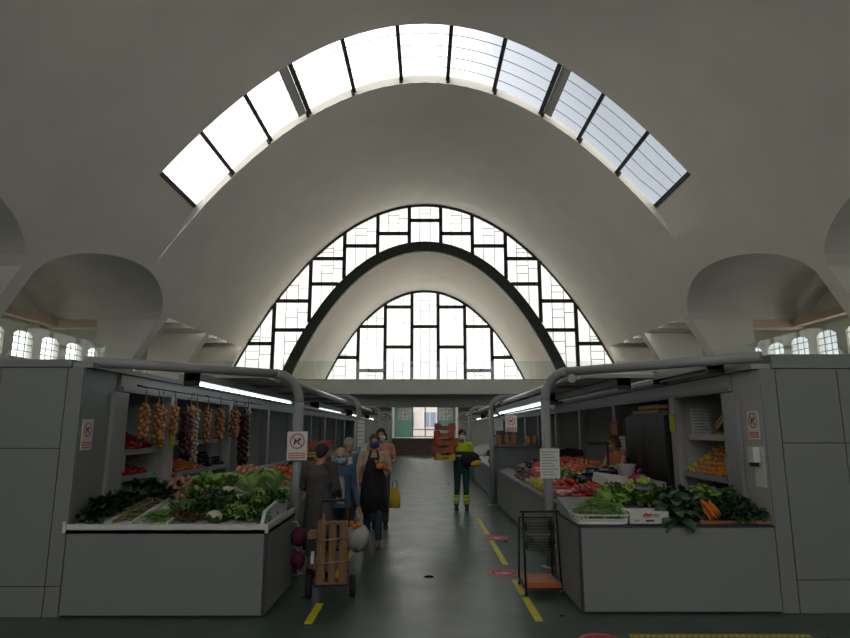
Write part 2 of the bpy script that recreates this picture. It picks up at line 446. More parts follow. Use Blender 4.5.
# ------------------------------------------------------------------ arched end windows
def arched_window(idx, Y, Pout, Pin, zbot, mull, trans, thick=0.2, yth=0.14, edge=0.2, thin_h=True):
    """mull: mullion x list (one half, mirrored); trans: dict bay index -> transom z list"""
    root_mb = MB(); X = lambda z: xof(Pout, z)
    def span(x):  # glazed vertical span at x
        lo = zbot
        if Pin: lo = max(lo, Pin(x))
        return lo, Pout(x)
    N_ = 80; xo = X(zbot)
    for i in range(N_):                                        # outer rim
        a, b = -xo+2*xo*i/N_, -xo+2*xo*(i+1)/N_
        root_mb.bar((a, Y, Pout(a)-edge*0.3), (b, Y, Pout(b)-edge*0.3), yth+0.05, edge, (0, 0, 1)) if abs(a) < xo*0.6 else root_mb.bar((a, Y, Pout(a)), (b, Y, Pout(b)), yth+0.05, edge, (0, 0, 1))
    root = struct(root_mb.build('window_%d' % idx, M['iron']))
    xs = sorted([-m_ for m_ in mull]+list(mull))
    for x in xs:
        lo, hi = span(x)
        if hi-lo < 0.1: continue
        b = MB(); b.box(x-thick/2, x+thick/2, Y-yth/2, Y+yth/2, lo, hi); b.build('mullion', M['iron'], root)
    ed = [-xo]+xs+[xo]; nb = len(ed)-1; mid = nb//2
    for k in range(nb):
        bi = abs(k-mid); a, b = ed[k], ed[k+1]
        ts = trans.get(bi, [])
        for z in ts:
            L0, L1 = a, b
            xx = X(z)
            L0, L1 = max(L0, -xx), min(L1, xx)
            if Pin and z < Pin(0):
                xi = xof(Pin, z)
                if k < mid: L1 = min(L1, -xi)
                elif k > mid: L0 = max(L0, xi)
            if L1-L0 < 0.1: continue
            t = MB(); t.box(L0, L1, Y-yth/2, Y+yth/2, z-thick/2, z+thick/2); t.build('transom', M['iron'], root)
        # thin glazing bars
        th = MB(); wv = (b-a)
        for q, fr in enumerate((0.33, 0.67)):
            x = a+wv*fr; lo, hi = span(x)
            if hi-lo > 0.2: th.box(x-0.024, x+0.024, Y-0.02, Y+0.02, lo, hi)
        zs_ = sorted([zbot]+ts+[Pout((a+b)/2)])
        for z0, z1 in zip(zs_, zs_[1:]):
            for fr, u0, u1 in ((0.42, 0.33, 0.67), (0.72, 0.33, 0.67), (0.6, 0.67, 1.0)):
                z = z0+(z1-z0)*fr; L0, L1 = a+wv*u0, a+wv*u1
                xx = X(z); L0, L1 = max(L0, -xx), min(L1, xx)
                if Pin and z < Pin(0):
                    xi = xof(Pin, z)
                    if (L0+L1) < 0: L1 = min(L1, -xi)
                    else: L0 = max(L0, xi)
                if L1-L0 > 0.08: th.box(L0, L1, Y-0.02, Y+0.02, z-0.024, z+0.024)
        th.build('glazing_bars', M['ironthin'], root)
        g = MB(); K = 6
        for j in range(K):
            u, v = a+wv*j/K, a+wv*(j+1)/K
            lu, hu = span(u); lv, hv = span(v)
            if hu <= lu and hv <= lv: continue
            g.quad((u, Y+0.03, min(lu, hu)), (v, Y+0.03, min(lv, hv)), (v, Y+0.03, hv), (u, Y+0.03, hu))
        g.build('pane', M['frost'], root)
    return root
R0 = lambda d, ypx: 1.70+d*((math.sin(math.atan(.185))+(319-ypx)/600*math.cos(math.atan(.185)))/(math.cos(math.atan(.185))-(319-ypx)/600*math.sin(math.atan(.185))))
WB = R0(42, 371)
w2 = arched_window(2, 42.0, PB, PR, WB, [1.15, 3.45, 5.85, 8.25, 10.75],
    {0: [R0(42, 220.5)], 1: [R0(42, 233.6)], 2: [R0(42, 246)], 3: [R0(42, 258.7), R0(42, 284)], 4: [R0(42, 301), R0(42, 330)], 5: [R0(42, 343.6)]}, thick=0.26)
# the dark concrete rib between the outer window and the inner vault
rb = MB(); N_ = 90; xo = xof(PR, 4.8); xi = xof(PC, 4.8)
for i in range(N_):
    t0, t1 = -1+2*i/N_, -1+2*(i+1)/N_
    a, b = (xi*t0, PC(xi*t0)), (xi*t1, PC(xi*t1)); c_, d_ = (xo*t0, PR(xo*t0)), (xo*t1, PR(xo*t1))
    for y in (41.85, 42.2): rb.quad((a[0], y, a[1]), (b[0], y, b[1]), (d_[0], y, d_[1]), (c_[0], y, c_[1]))
    rb.quad((c_[0], 41.85, c_[1]), (d_[0], 41.85, d_[1]), (d_[0], 42.2, d_[1]), (c_[0], 42.2, c_[1]))
    rb.quad((a[0], 41.85, a[1]), (b[0], 41.85, b[1]), (b[0], 42.2, b[1]), (a[0], 42.2, a[1]))
struct(rb.build('trim_3', M['iron']))
mb = MB()
sb = MB(); xo2 = xof(PB, WB)
for sd in (-1, 1):
    sb.box(min(sd*xof(PR, WB), sd*xo2), max(sd*xof(PR, WB), sd*xo2), 41.9, 42.1, WB-0.12, WB+0.08)
struct(sb.build('window_sill', M['iron']))
mb = MB()
for sd in (-1, 1): mb.box(min(sd*9.9, sd*19.3), max(sd*9.9, sd*19.3), 42.0, 42.2, 4.8, WB-0.1)
struct(mb.build('wall_end', M['wall']))
mb = MB()
for sd in (-1, 1):
    K = 16
    for k in range(K):
        z0, z1 = WB-0.1+(9.3-WB+0.1)*k/K, WB-0.1+(9.3-WB+0.1)*(k+1)/K
        mb.quad((sd*xof(PB, z0), 42.05, z0), (sd*19.3, 42.05, z0), (sd*19.3, 42.05, z1), (sd*xof(PB, z1), 42.05, z1))
struct(mb.build('wall_end', M['wall']))
# inner small vault
vc = MB(); vc.smooth = True; xi = xof(PC, 4.8); n = 60; my = 8
for i in range(n):
    for j in range(my):
        a, b = xi*(-1+2*i/n), xi*(-1+2*(i+1)/n); y0, y1 = 42.2+12.1*j/my, 42.2+12.1*(j+1)/my
        vc.add([(a, y0, PC(a)), (b, y0, PC(b)), (b, y1, PC(b)), (a, y1, PC(a))], [(0, 3, 2, 1)])
struct(vc.build('ceiling_end_vault', M['vault'], weld=0.001))
arched_window(3, 54.3, PC, None, 5.3, [1.2, 3.65, 6.1], {0: [R0(54.3, 326.6)], 1: [R0(54.3, 307), R0(54.3, 347)], 2: [R0(54.3, 326.6), 7.0], 3: [R0(54.3, 357.5)]}, thick=0.30, edge=0.26)
# the end of the hall behind the camera mirrors the far one
arched_window(4, -12.0, PA, None, 5.5, [1.15, 3.45, 5.85, 8.25, 10.75], {0: [8, 13], 1: [7, 11], 2: [8, 12], 3: [7, 10], 4: [8], 5: [6.5]}, thick=0.26)
mb = MB(); mb.box(-19.5, 19.5, -12.2, -12.0, 0, 5.5)
for sd in (-1, 1):
    K = 16
    for k in range(K):
        z0, z1 = 5.5+4*k/K, 5.5+4*(k+1)/K
        mb.quad((sd*xof(PA, z0), -12.05, z0), (sd*19.5, -12.05, z0), (sd*19.5, -12.05, z1), (sd*xof(PA, z1), -12.05, z1))
struct(mb.build('wall_rear', M['wall']))

# ------------------------------------------------------------------ galleries
mb = MB(); mb.box(-19.2, 19.2, 38.0, 54.4, 3.93, 4.80); struct(mb.build('ceiling_gallery_slab', M['wall']))
mb = MB(); mb.box(-19.2, 19.2, 40.9, 41.3, 3.22, 3.93); struct(mb.build('trim_4', M['walldk']))  # overhang shade put into the beam's darker plaster colour
for sd in (-1, 1):
    mb = MB(); mb.box(min(sd*15.0, sd*19.2), max(sd*15.0, sd*19.2), -12, 37.95, 3.85, 4.30); struct(mb.build('ceiling_side_gallery', M['wall']))
def glass_rail(pts, label, top=1.1, z=4.8, posts=True):
    root = empty('glass_balustrade', (0, 0, 0), 0, label, 'balustrade')
    for a, b in zip(pts, pts[1:]):
        a, b = Vector((*a, z)), Vector((*b, z)); n = max(1, round((b-a).length/2.0))
        for i in range(n):
            p, q = a.lerp(b, (i+0.01)/n), a.lerp(b, (i+0.99)/n)
            g = MB(); up = Vector((0, 0, top))
            d = (q-p).normalized(); nn = d.cross(Vector((0, 0, 1)))*0.008
            vs = [p-nn, q-nn, q-nn+up, p-nn+up, p+nn, q+nn, q+nn+up, p+nn+up]
            g.add(vs, [(0, 1, 2, 3), (7, 6, 5, 4), (0, 4, 5, 1), (3, 2, 6, 7), (0, 3, 7, 4), (1, 5, 6, 2)], False)
            g.build('glass_panel', M['glass'], root)
        sh = MB(); sh.bar(a+Vector((0, 0, 0.03)), b+Vector((0, 0, 0.03)), 0.05, 0.08); sh.build('base_channel', M['steel'], root)
        if (b-a).length > 1.5:
            hr = MB(); hr.bar(a+Vector((0, 0, top+0.012)), b+Vector((0, 0, top+0.012)), 0.03, 0.025); hr.build('top_edge', M['glass'], root)
    return root
glass_rail([(-18.9, 38.15), (18.9, 38.15)], 'long clear glass balustrade on the far gallery edge below the arched windows', top=1.2)
for sd, nm in ((-1, 'left'), (1, 'right')):
    pts = [(sd*15.25, NC[0]-NHW+0.05), (sd*15.25, 28.2)]
    for k in range(1, 6):
        t = PI/2*k/5; pts.append((sd*(15.25+0.8*(1-math.cos(t))), 28.2+0.8*math.sin(t)))
    glass_rail(pts, 'glass balustrade with rounded end on the %s side gallery in front of the small windows' % nm, top=1.35, z=4.3)
    glass_rail([(sd*15.25, NC[1]-NHW+0.05), (sd*15.25, NC[1]+NHW-0.05)], 'glass balustrade of the %s side gallery in the niche nearest the photo edge' % nm, top=1.35, z=4.3)

# ------------------------------------------------------------------ under the far gallery: stairs, landing, street door
mb = MB()
for sd in (-1, 1): mb.box(min(sd*2.35, sd*19.2), max(sd*2.35, sd*19.2), 43.0, 43.25, 0, 3.93)
struct(mb.build('wall_back', M['wall']))
st_m = mat('brown_stair_tile', (0.17, 0.115, 0.075), 0.45, var=0.1)
nose = mat('stair_nosing', (0.045, 0.035, 0.028), 0.5)
root = struct(empty('stairs', (0, 41.2, 0)))
for k in range(7):
    s_ = MB(); s_.box(-2.35, 2.35, 0.3*k, 3.2, 0.16*k, 0.16*(k+1)); s_.m = 1; s_.box(-2.35, 2.35, 0.3*k-0.012, 0.3*k+0.02, 0.16*(k+1)-0.03, 0.16*(k+1)+0.003)
    s_.build('step', [st_m, nose], root)
mb = MB(); mb.box(-2.6, 2.6, 44.2, 53, 0.9, 1.12)
land = mat('landing_tile', (0.8, 0.8, 0.78), 0.25); struct(mb.build('floor_landing', land))
mb = MB()
for sd in (-1, 1): mb.box(min(sd*2.6, sd*2.8), max(sd*2.6, sd*2.8), 43.2, 55.0, 0, 3.93)
struct(mb.build('wall_lobby', M['wall']))
aqua = mat('aqua_panel', (0.20, 0.42, 0.40), 0.5); photo = mat('poster_photos', (0.12, 0.2, 0.22), 0.5, col2=(0.6, 0.62, 0.6), vscale=7)
mb = MB(); mb.box(-2.6, -1.05, 51.95, 52.1, 1.12, 3.93); mb.box(1.12, 2.6, 51.95, 52.1, 1.12, 3.93); struct(mb.build('wall_lobby_end', aqua))
for x0, x1 in ((-2.3, -1.15), (1.2, 2.35)):
    po = empty('poster_board', ((x0+x1)/2, 51.92, 2.0)); tag(po, ('left' if x0 < 0 else 'right')+'-hand board of small photographs on the aqua wall beside the street door', 'poster')
    b = MB(); b.box(-(x1-x0)/2, (x1-x0)/2, -0.02, 0.02, 0.55, 1.55); b.build('board', M['white'], po)
    for i in range(3):
        for j in range(3):
            b = MB(); xx = -(x1-x0)/2+0.08+i*(x1-x0-0.1)/3; b.box(xx, xx+0.27, -0.03, -0.02, 0.6+j*0.31, 0.86+j*0.31); b.build('photograph', photo, po)
dr = struct(empty('door_1', (0, 52.0, 1.12)))
for x, y in ((-1.3, 46.5), (1.3, 46.5), (-1.3, 50), (1.3, 50), (-6, 39.6), (6, 39.6), (-12, 39.6), (12, 39.6)):  # unseen lamps added to brighten the walls under the gallery
    lf = empty('added_fill_lamp', (x, y, 3.93), 0, 'added round fill lamp under the far gallery', 'lamp', 'added fill lamps under the far gallery')
    b = MB(); b.lathe([(0.16, -0.07), (0.18, -0.05), (0.19, 0)], 20); b.build('rim', M['white'], lf)
    b = MB(); b.lathe([(0.001, -0.085), (0.10, -0.08), (0.155, -0.07)], 20); b.build('diffuser', mat('fill_lamp_diffuser', (.9, .9, .88), .5, emit=(1, .97, .9), estr=45), lf)
fr = MB()
for x in (-1.05, 0.02, 1.1): fr.box(x-0.05, x+0.05, -0.05, 0.05, 0, 2.8)
for z in (0.03, 0.62, 2.75): fr.box(-1.05, 1.1, -0.05, 0.05, z-0.04, z+0.04)
fr.build('door_frame', M['steel'], dr)
for x0, x1 in ((-1.0, -0.03), (0.07, 1.05)):
    g = MB(); g.quad((x0, 0, 0), (x1, 0, 0), (x1, 0, 2.7), (x0, 0, 2.7)); g.build('pane', M['pane'], dr)
# street outside
mb = MB(); mb.box(-12, 12, 53.2, 76, 0.9, 1.1); struct(mb.build('floor_street', mat('street_paving', (0.5, 0.49, 0.47), 0.8)))
fb = empty('building', (0, 68, 1.1)); tag(fb, 'pale pink apartment facade with white window frames seen through the street door', 'building')
b = MB(); b.box(-9, 9, 0, 6, 0, 3.9); b.build('facade', M['street'], fb)
wf = mat('bay_window_white', (0.85, 0.86, 0.9), 0.5); wg = mat('bay_window_glass', (0.35, 0.42, 0.55), 0.1)
for i in range(7):
    for j in range(1):
        x = -7.4+i*2.4; z = 0.8
        b = MB(); b.box(x, x+1.5, -0.15, 0, z, z+1.9)
        o = b.build('window_surround', wf, fb)
        b = MB()
        for q in range(2): b.box(x+0.1+q*0.7, x+0.7+q*0.7, -0.17, -0.15, z+0.12, z+1.75)
        b.build('window_glass', wg, o)

# ================================================================== market stalls
def notice_mats():
    M['orange'] = mat('orange_print', (0.62, 0.22, 0.12), 0.6); M['pinkred'] = mat('red_print', (0.60, 0.08, 0.08), 0.6)
    M['ink'] = mat('dark_print', (0.05, 0.05, 0.06), 0.7); M['yellowcard'] = mat('yellow_card', (0.62, 0.60, 0.06), 0.7)
notice_mats()
def no_dogs_sign(loc, rz, wd, ht, band, label):
    """plate in the local XZ plane facing -Y, centred on the origin"""
    o = empty('no_dogs_sign', loc, rz, label, 'sign', None)
    b = MB(); b.box(-wd/2, wd/2, -0.004, 0.004, -ht/2, ht/2); b.build('plate', M['paper'], o)
    r = wd*0.37; cz = ht*0.16
    g = MB(); n = 36
    for i in range(n):
        a, c = 2*PI*i/n, 2*PI*(i+1)/n
        g.quad((r*math.cos(a), -0.007, cz+r*math.sin(a)), (r*math.cos(c), -0.007, cz+r*math.sin(c)), (r*0.84*math.cos(c), -0.007, cz+r*0.84*math.sin(c)), (r*0.84*math.cos(a), -0.007, cz+r*0.84*math.sin(a)))
    d = r*0.62
    g.bar((-d, -0.008, cz+d), (d, -0.008, cz-d), 0.002, r*0.14, (0, 0, 1)); g.build('prohibition_ring', M['pinkred'], o)
    pts = [(-.62, -.45), (-.5, -.05), (-.55, .22), (-.3, .18), (.12, .2), (.3, .55), (.42, .42), (.66, .34), (.62, .2), (.4, .14), (.3, -.1), (.26, -.5), (.14, -.5), (.12, -.16), (-.28, -.2), (-.38, -.5), (-.52, -.5)]
    q = MB(); q.add([(x*r*0.8, -0.0062, cz+z*r*0.95) for x, z in pts], [list(range(len(pts)))], False); q.build('dog_pictogram', M['ink'], o)
    q = MB(); q.box(-wd*0.4, wd*0.4, -0.006, -0.004, -ht*0.44, -ht*0.24); q.build('text_band', band, o)
    q = MB()
    for k in range(2):
        x = -wd*0.34
        for j in range(7):
            l_ = wd*(0.05+0.035*((j*7+k*3) % 3)); q.box(x, min(x+l_, wd*0.36), -0.0075, -0.006, -ht*(0.30+0.075*k)-ht*0.018, -ht*(0.30+0.075*k)+ht*0.018); x += l_+wd*0.03
            if x > wd*0.32: break
    q.build('lettering', M['paper'], o)
    return o
def paper_notice(loc, rz, wd, ht, label, col='paper', lines=9, rx=0.0):
    o = empty('paper_notice', loc, rz, label, 'notice'); o.rotation_euler = (rx, 0, rz)
    b = MB(); b.box(-wd/2, wd/2, -0.003, 0.003, -ht/2, ht/2); b.build('sheet', M[col], o)
    q = MB()
    for k in range(lines):
        z = ht*0.38-k*ht*0.76/max(1, lines-1); q.box(-wd*0.4, wd*(0.4-0.12*((k*5) % 3)), -0.005, -0.003, z-ht*0.009, z+ht*0.009)
    q.build('text_lines', M['ink'], o)
    return o

def kiosk(sd, F, YE=29.0):
    nm = 'left' if sd < 0 else 'right'
    o = empty('market_kiosk', (0, 0, 0), 0, 'long grey panelled market kiosk with open front filling the %s side of the aisle' % nm, 'kiosk')
    X = lambda a: sd*a
    def bx(name, m, a, b, y0, y1, z0, z1, par=o):
        g = MB(); g.box(min(X(a), X(b)), max(X(a), X(b)), y0, y1, z0, z1); return g.build(name, m, par)
    hz = 1.525 if sd < 0 else 1.574; lz = 0.27 if sd < 0 else 0.30
    v1 = 3.53; v2 = 4.19 if sd < 0 else 4.15
    # front cladding panels with open joints
    bx('joint_backing', M['seam'], 3.38, 8.0, F+0.012, F+0.05, 0.0, 2.31)
    xs = [(3.37, v1)] + ([(v1, v2), (v2, 5.6), (5.6, 7.0)] if True else [])
    for i, (a, b) in enumerate(xs):
        zz = [0.0, 2.31] if i == 0 else [0.0, lz, hz, 2.31]
        if i == 0 and sd < 0: zz = [0.0, lz, 2.31]
        for z0, z1 in zip(zz, zz[1:]): bx('front_panel', M['panel'], a+0.005, b-0.005, F, F+0.02, z0+0.005, z1-0.004)
    top = 2.39 if sd < 0 else 2.455
    bx('roof', M['panel'], 3.50, 8.0, F-0.01, YE, 2.315, top)
    bx('roof_edge', M['steel'], 3.30, 3.50, F+0.02, YE, 2.31, 2.36)
    # aisle-facing jamb
    bx('jamb', M['panel2' if sd > 0 else 'panel'], 3.37, 3.45, F+0.02, 6.62 if sd < 0 else 6.60, 0.0, 2.305)
    # folded shutter box, rounded
    g = MB(); pr = [(3.35, 6.48), (3.335, 6.495), (3.33, 6.53), (3.33, 6.78), (3.335, 6.81), (3.35, 6.83), (3.40, 6.83), (3.40, 6.48)]
    n = len(pr); vs = [(X(x), y, z) for z in (0.5, 2.105) for x, y in pr]
    g.add(vs, [list(range(n)), [n+i for i in range(n)]]+[(i, (i+1) % n, n+(i+1) % n, n+i) for i in range(n)], False)
    sh = g.build('folding_shutter', M['steel'], o)
    g = MB(); g.box(min(X(3.31), X(3.33)), max(X(3.31), X(3.33)), 6.76, 6.80, 1.25, 1.42); g.build('handle', M['alu'], sh)
    bx('lintel', M['panel2'], 3.34, 3.46, 6.62, YE, 2.12, 2.30)
    bx('lintel_rail', M['steel'], 3.31, 3.34, 6.62, YE, 2.14, 2.17)
    posts = [8.06, 10.45, 13.0, 15.4, 17.9, 20.4, 22.9, 25.4] if sd < 0 else [8.20, 10.75, 13.2, 15.6, 18.0, 20.4, 22.9, 25.4]
    for y in posts: bx('post', M['panel2'], 3.34, 3.46, y-0.085, y+0.085, 0, 2.12)
    ins = M['kiosk']
    bx('back_wall', ins, 4.9, 4.96, F+0.05, YE, 0, 2.3)
    bx('interior_ceiling', ins, 3.46, 4.9, F+0.05, YE, 2.26, 2.3)
    bx('end_wall', M['panel'], 3.37, 8.0, YE-0.05, YE, 0, 2.31)
    for y in posts[::1]: bx('partition', ins, 3.46, 4.9, y-0.02, y+0.02, 0, 2.26)
    bx('inner_side_wall', ins, 3.46, 4.9, F+0.06, F+0.1, 0, 2.26)
    bx('outer_wall', M['panel'], 7.9, 8.0, F+0.05, YE, 0, 2.31)
    return o
kL = kiosk(-1, 5.93); kR = kiosk(1, 6.05)

# --- front display counters facing the camera
def rim_counter():
    o = empty('display_counter', (0, 0, 0), 0, 'grey display counter with a white tray rim heaped with vegetables at the front left', 'counter')
    b = MB(); b.box(-3.385, -1.50, 5.945, 7.10, 0.02, 0.735); b.build('body', M['panel'], o)
    b = MB(); b.box(-3.385, -1.515, 5.93, 5.945, 0.02, 0.739); b.build('front_panel', M['panel'], o)
    b = MB(); b.box(-1.50, -1.485, 5.96, 7.10, 0.02, 0.739); b.build('side_panel', M['panel'], o)
    b = MB(); b.box(-1.513, -1.489, 5.934, 5.96, 0.02, 0.735); b.box(-3.37, -1.50, 5.95, 7.08, 0.735, 0.745); b.build('corner_joint', M['seam'], o)
    t = MB()
    t.box(-3.41, -1.475, 5.915, 7.13, 0.745, 0.775)
    t.box(-3.41, -1.475, 5.915, 5.935, 0.745, 0.825); t.box(-3.41, -3.38, 5.905, 7.13, 0.745, 0.85); t.box(-1.505, -1.475, 5.905, 7.13, 0.745, 0.83)
    tr = t.build('tray_rim', M['white'], o)
    e = MB(); e.add([(-1.56, 5.94, 0.82), (-1.53, 5.94, 0.82), (-1.53, 6.9, 1.02), (-1.56, 6.9, 1.02), (-1.56, 6.9, 0.8), (-1.53, 6.9, 0.8), (-1.56, 6.02, 0.93), (-1.53, 6.02, 0.93)], [(0, 1, 7, 6), (6, 7, 2, 3), (0, 6, 3, 4), (1, 5, 2, 7), (4, 3, 2, 5), (0, 4, 5, 1)], False)
    e.build('end_board', M['white'], o)
    d = MB()
    d.add([(-3.37, 5.95, 0.80), (-1.57, 5.95, 0.80), (-1.57, 7.1, 0.98), (-3.37, 7.1, 0.98), (-3.37, 7.1, 0.775), (-1.57, 7.1, 0.775)], [(0, 1, 2, 3), (3, 2, 5, 4)], False); d.build('sloping_deck', M['white'], o)
    for x in (-3.02, -2.79, -2.44):
        v = MB(); v.add([(x-.012, 5.94, .80), (x+.012, 5.94, .80), (x+.012, 6.9, .97), (x-.012, 6.9, .97), (x-.010, 5.94, .84), (x+.010, 5.94, .84), (x+.010, 6.9, .995), (x-.010, 6.9, .995)], [(4, 5, 6, 7), (0, 1, 5, 4), (1, 2, 6, 5), (0, 4, 7, 3), (2, 3, 7, 6)], False); v.build('tray_divider', M['white'], o)
    b = MB(); b.box(-3.385, -1.50, 5.96, 7.08, 0, 0.02); b.build('plinth', M['black'], o)
    return o
rim_counter()
def plain_counter():
    o = empty('display_counter', (0, 0, 0), 0, 'plain grey display counter carrying trays of greens at the front right', 'counter')
    b = MB(); b.box(1.50, 3.36, 6.065, 7.10, 0.02, 0.78); b.build('body', M['panel'], o)
    b = MB(); b.box(1.505, 3.36, 6.05, 6.065, 0.02, 0.77); b.build('front_panel', M['panel'], o)
    b = MB(); b.box(1.475, 1.49, 6.08, 7.10, 0.02, 0.77); b.build('side_panel', M['panel'], o)
    b = MB(); b.box(1.478, 1.505, 6.053, 6.08, 0.02, 0.785); b.build('corner_joint', M['seam'], o)
    b = MB(); b.box(1.475, 3.36, 6.045, 7.12, 0.78, 0.795); b.build('top_edge', M['seam'], o)
    d = MB(); d.add([(1.5, 6.12, 0.797), (3.36, 6.12, 0.797), (3.36, 7.1, 0.95), (1.5, 7.1, 0.95), (1.5, 7.1, 0.79), (3.36, 7.1, 0.79)], [(0, 1, 2, 3), (3, 2, 5, 4), (0, 3, 4), (1, 5, 2)], False); d.build('sloping_deck', M['steel'], o)
    b = MB(); b.box(1.50, 3.36, 6.08, 7.08, 0, 0.02); b.build('plinth', M['black'], o)
plain_counter()
# --- counters running along the aisle
def aisle_counter(sd, y0, y1, label, depth=1.15, x0=1.67):
    o = empty('aisle_counter', (sd*x0, y0, 0), 0, label, 'counter')
    X = lambda a, b: (min(sd*a, sd*b), max(sd*a, sd*b)); L_ = y1-y0
    b = MB(); b.box(*X(0.015, depth), 0.0, L_, 0.02, 0.76); b.build('body', M['panel'], o)
    n = max(1, round(L_/2.4))
    for i in range(n):
        b = MB(); b.box(*X(0, 0.015), L_*i/n+0.006, L_*(i+1)/n-0.006, 0.07, 0.755); b.build('side_panel', M['panel'], o)
    b = MB(); b.box(*X(0.02, depth), 0.02, L_-0.02, 0, 0.07); b.build('plinth', M['black'], o)
    b = MB(); b.box(*X(-0.02, 0.03), 0, L_, 0.76, 0.80); b.build('edge_rail', M['alu'], o)
    g = MB(); a, c = 0.03, depth
    g.add([(sd*a, 0, .765), (sd*a, L_, .765), (sd*c, L_, 1.10), (sd*c, 0, 1.10), (sd*c, 0, .765), (sd*c, L_, .765)], [(0, 1, 2, 3), (0, 3, 4), (1, 5, 2), (3, 2, 5, 4)], False)
    g.build('sloping_deck', M['steel'], o)
    return o
aisle_counter(1, 7.25, 14.4, 'grey counter along the right aisle heaped with tomatoes and peppers behind the first post')
aisle_counter(1, 15.2, 21.0, 'second grey counter along the right aisle beyond the shelf with orange jars', depth=1.1)
aisle_counter(1, 21.6, 28.5, 'farthest grey counter along the right aisle', depth=1.1)
aisle_counter(-1, 7.75, 14.2, 'grey counter along the left aisle holding cabbages behind the first post')
aisle_counter(-1, 14.8, 21.0, 'second grey counter along the left aisle behind the shoppers', depth=1.1)
aisle_counter(-1, 21.6, 28.5, 'farthest grey counter along the left aisle', depth=1.1)

# --- canopy frames: post, bend, beam
def canopy_frame(base, end, zt, r, label, base_plate=True, rb=0.30):
    o = empty('canopy_frame', (base[0], base[1], 0), 0, label, 'frame', None)
    d = Vector((end[0]-base[0], end[1]-base[1], 0)); Lh = d.length; d.normalize()
    g = MB(); g.tube([(0, 0, 0.02), (0, 0, zt-rb)], r, 14); g.build('post', M['steel'], o)
    g = MB(); pts = [Vector((0, 0, zt-rb)) + d*(rb*(1-math.cos(PI/2*k/10))) + Vector((0, 0, rb*math.sin(PI/2*k/10))) for k in range(11)]
    g.tube(pts, r*0.995, 14); g.build('bend', M['steel'], o)
    g = MB(); g.tube([d*rb+Vector((0, 0, zt)), d*Lh+Vector((0, 0, zt))], r*0.93, 14); g.build('beam', M['steel'], o)
    g = MB(); g.lathe([(r+0.05, 0), (r+0.05, 0.015), (r+0.01, 0.02)], 16); g.build('foot_plate', M['steel'], o)
    return o
canopy_frame((-1.575, 7.59), (-3.42, 6.0), 2.38, 0.058, 'grey bent tube frame with the prohibition sign on its post, left aisle corner', rb=0.34)
canopy_frame((1.585, 7.98), (3.45, 6.12), 2.44, 0.062, 'grey bent tube frame with a paper notice on its post, right aisle corner', rb=0.36)
for sd in (-1, 1):
    sidn = 'left' if sd < 0 else 'right'
    for y, w_ in ((14.4, 'second'), (21.3, 'third'), (28.2, 'fourth')):
        canopy_frame((sd*1.57, y), (sd*3.34, y), 2.47, 0.06, 'grey bent tube frame, %s one along the %s aisle' % (w_, sidn))
# canopy roofs, roller tubes, light fittings
def tube_obj(name, a, b, r, m, label, cat, capm=None, grp=None):
    o = empty(name, a, 0, label, cat, grp); d = Vector(b)-Vector(a)
    g = MB(); g.tube([(0, 0, 0), d], r, 14); g.build('tube', m, o)
    g = MB(); g.tube([(0, -0.03, 0), (0, 0, 0)], r*1.25, 14); g.tube([d, d+Vector((0, 0.03, 0))], r*1.25, 14); g.build('end_cap', M['steel'], o)
    return o
for sd in (-1, 1):
    s_ = 'left' if sd < 0 else 'right'
    for (y0, y1, w_) in ((8.1, 14.2, 'nearest'), (14.5, 21.1, 'middle'), (21.5, 28.0, 'farthest')):
        xa, xb = 2.1, 3.32
        o = empty('canopy_roof', (0, y0, 0), 0, '%s grey sheet canopy over the %s aisle counters' % (w_, s_), 'canopy')
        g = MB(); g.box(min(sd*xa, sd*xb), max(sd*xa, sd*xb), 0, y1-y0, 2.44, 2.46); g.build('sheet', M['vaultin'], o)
        for k in range(4):
            yy = (y1-y0)*k/3; g = MB(); g.box(min(sd*xa, sd*xb), max(sd*xa, sd*xb), yy-0.02, yy+0.02, 2.39, 2.44); g.build('rib', M['steel'], o)
        g = MB(); g.box(min(sd*xa, sd*(xa+.05)), max(sd*xa, sd*(xa+.05)), 0, y1-y0, 2.38, 2.46); g.build('edge', M['steel'], o)
        tube_obj('blind_roller', (sd*1.85, y0-0.5 if w_ == 'nearest' else y0+.1, 2.34), (sd*1.85, y1-.15, 2.34), 0.045, M['alu'], '%s upper metal blind roller along the %s canopy edge' % (w_, s_), 'blind roller')
        tube_obj('rail_tube', (sd*1.88, y0+0.9, 2.04), (sd*1.88, y1-.15, 2.04), 0.032, M['alu'], '%s lower round rail under the %s canopy' % (w_, s_), 'rail')
def lamp(loc, L_, lit, label, m=None):
    o = empty('fluorescent_lamp', loc, 0, label, 'lamp')
    g = MB(); g.box(-0.09, 0.09, 0, L_, 0.03, 0.12); g.build('housing', M['steel'], o)
    g = MB(); g.tube([(0, 0.03, 0.005), (0, L_-0.03, 0.005)], 0.015, 10); g.build('tube', M['tube'] if lit else M['white'], o)
    for y in (0.0, L_-0.03):
        g = MB(); g.box(-0.09, 0.09, y, y+0.03, -0.03, 0.14); g.build('end_cap', M['black'], o)
    return o
lamp((-2.75, 7.08, 2.24), 5.3, True, 'long lit fluorescent strip hanging above the left produce counter')
lamp((-2.35, 12.9, 2.15), 4.0, True, 'lit fluorescent strip behind the first left post, farther down the aisle')
lamp((1.72, 8.4, 2.07), 5.6, True, 'lit fluorescent strip behind the first right post, running down the aisle')
lamp((3.18, 6.55, 2.335), 1.6, False, 'unlit white fluorescent strip over the orange and lemon shelf on the right')
lamp((2.75, 8.3, 2.28), 4.2, False, 'unlit fluorescent strip in front of the black fridge')
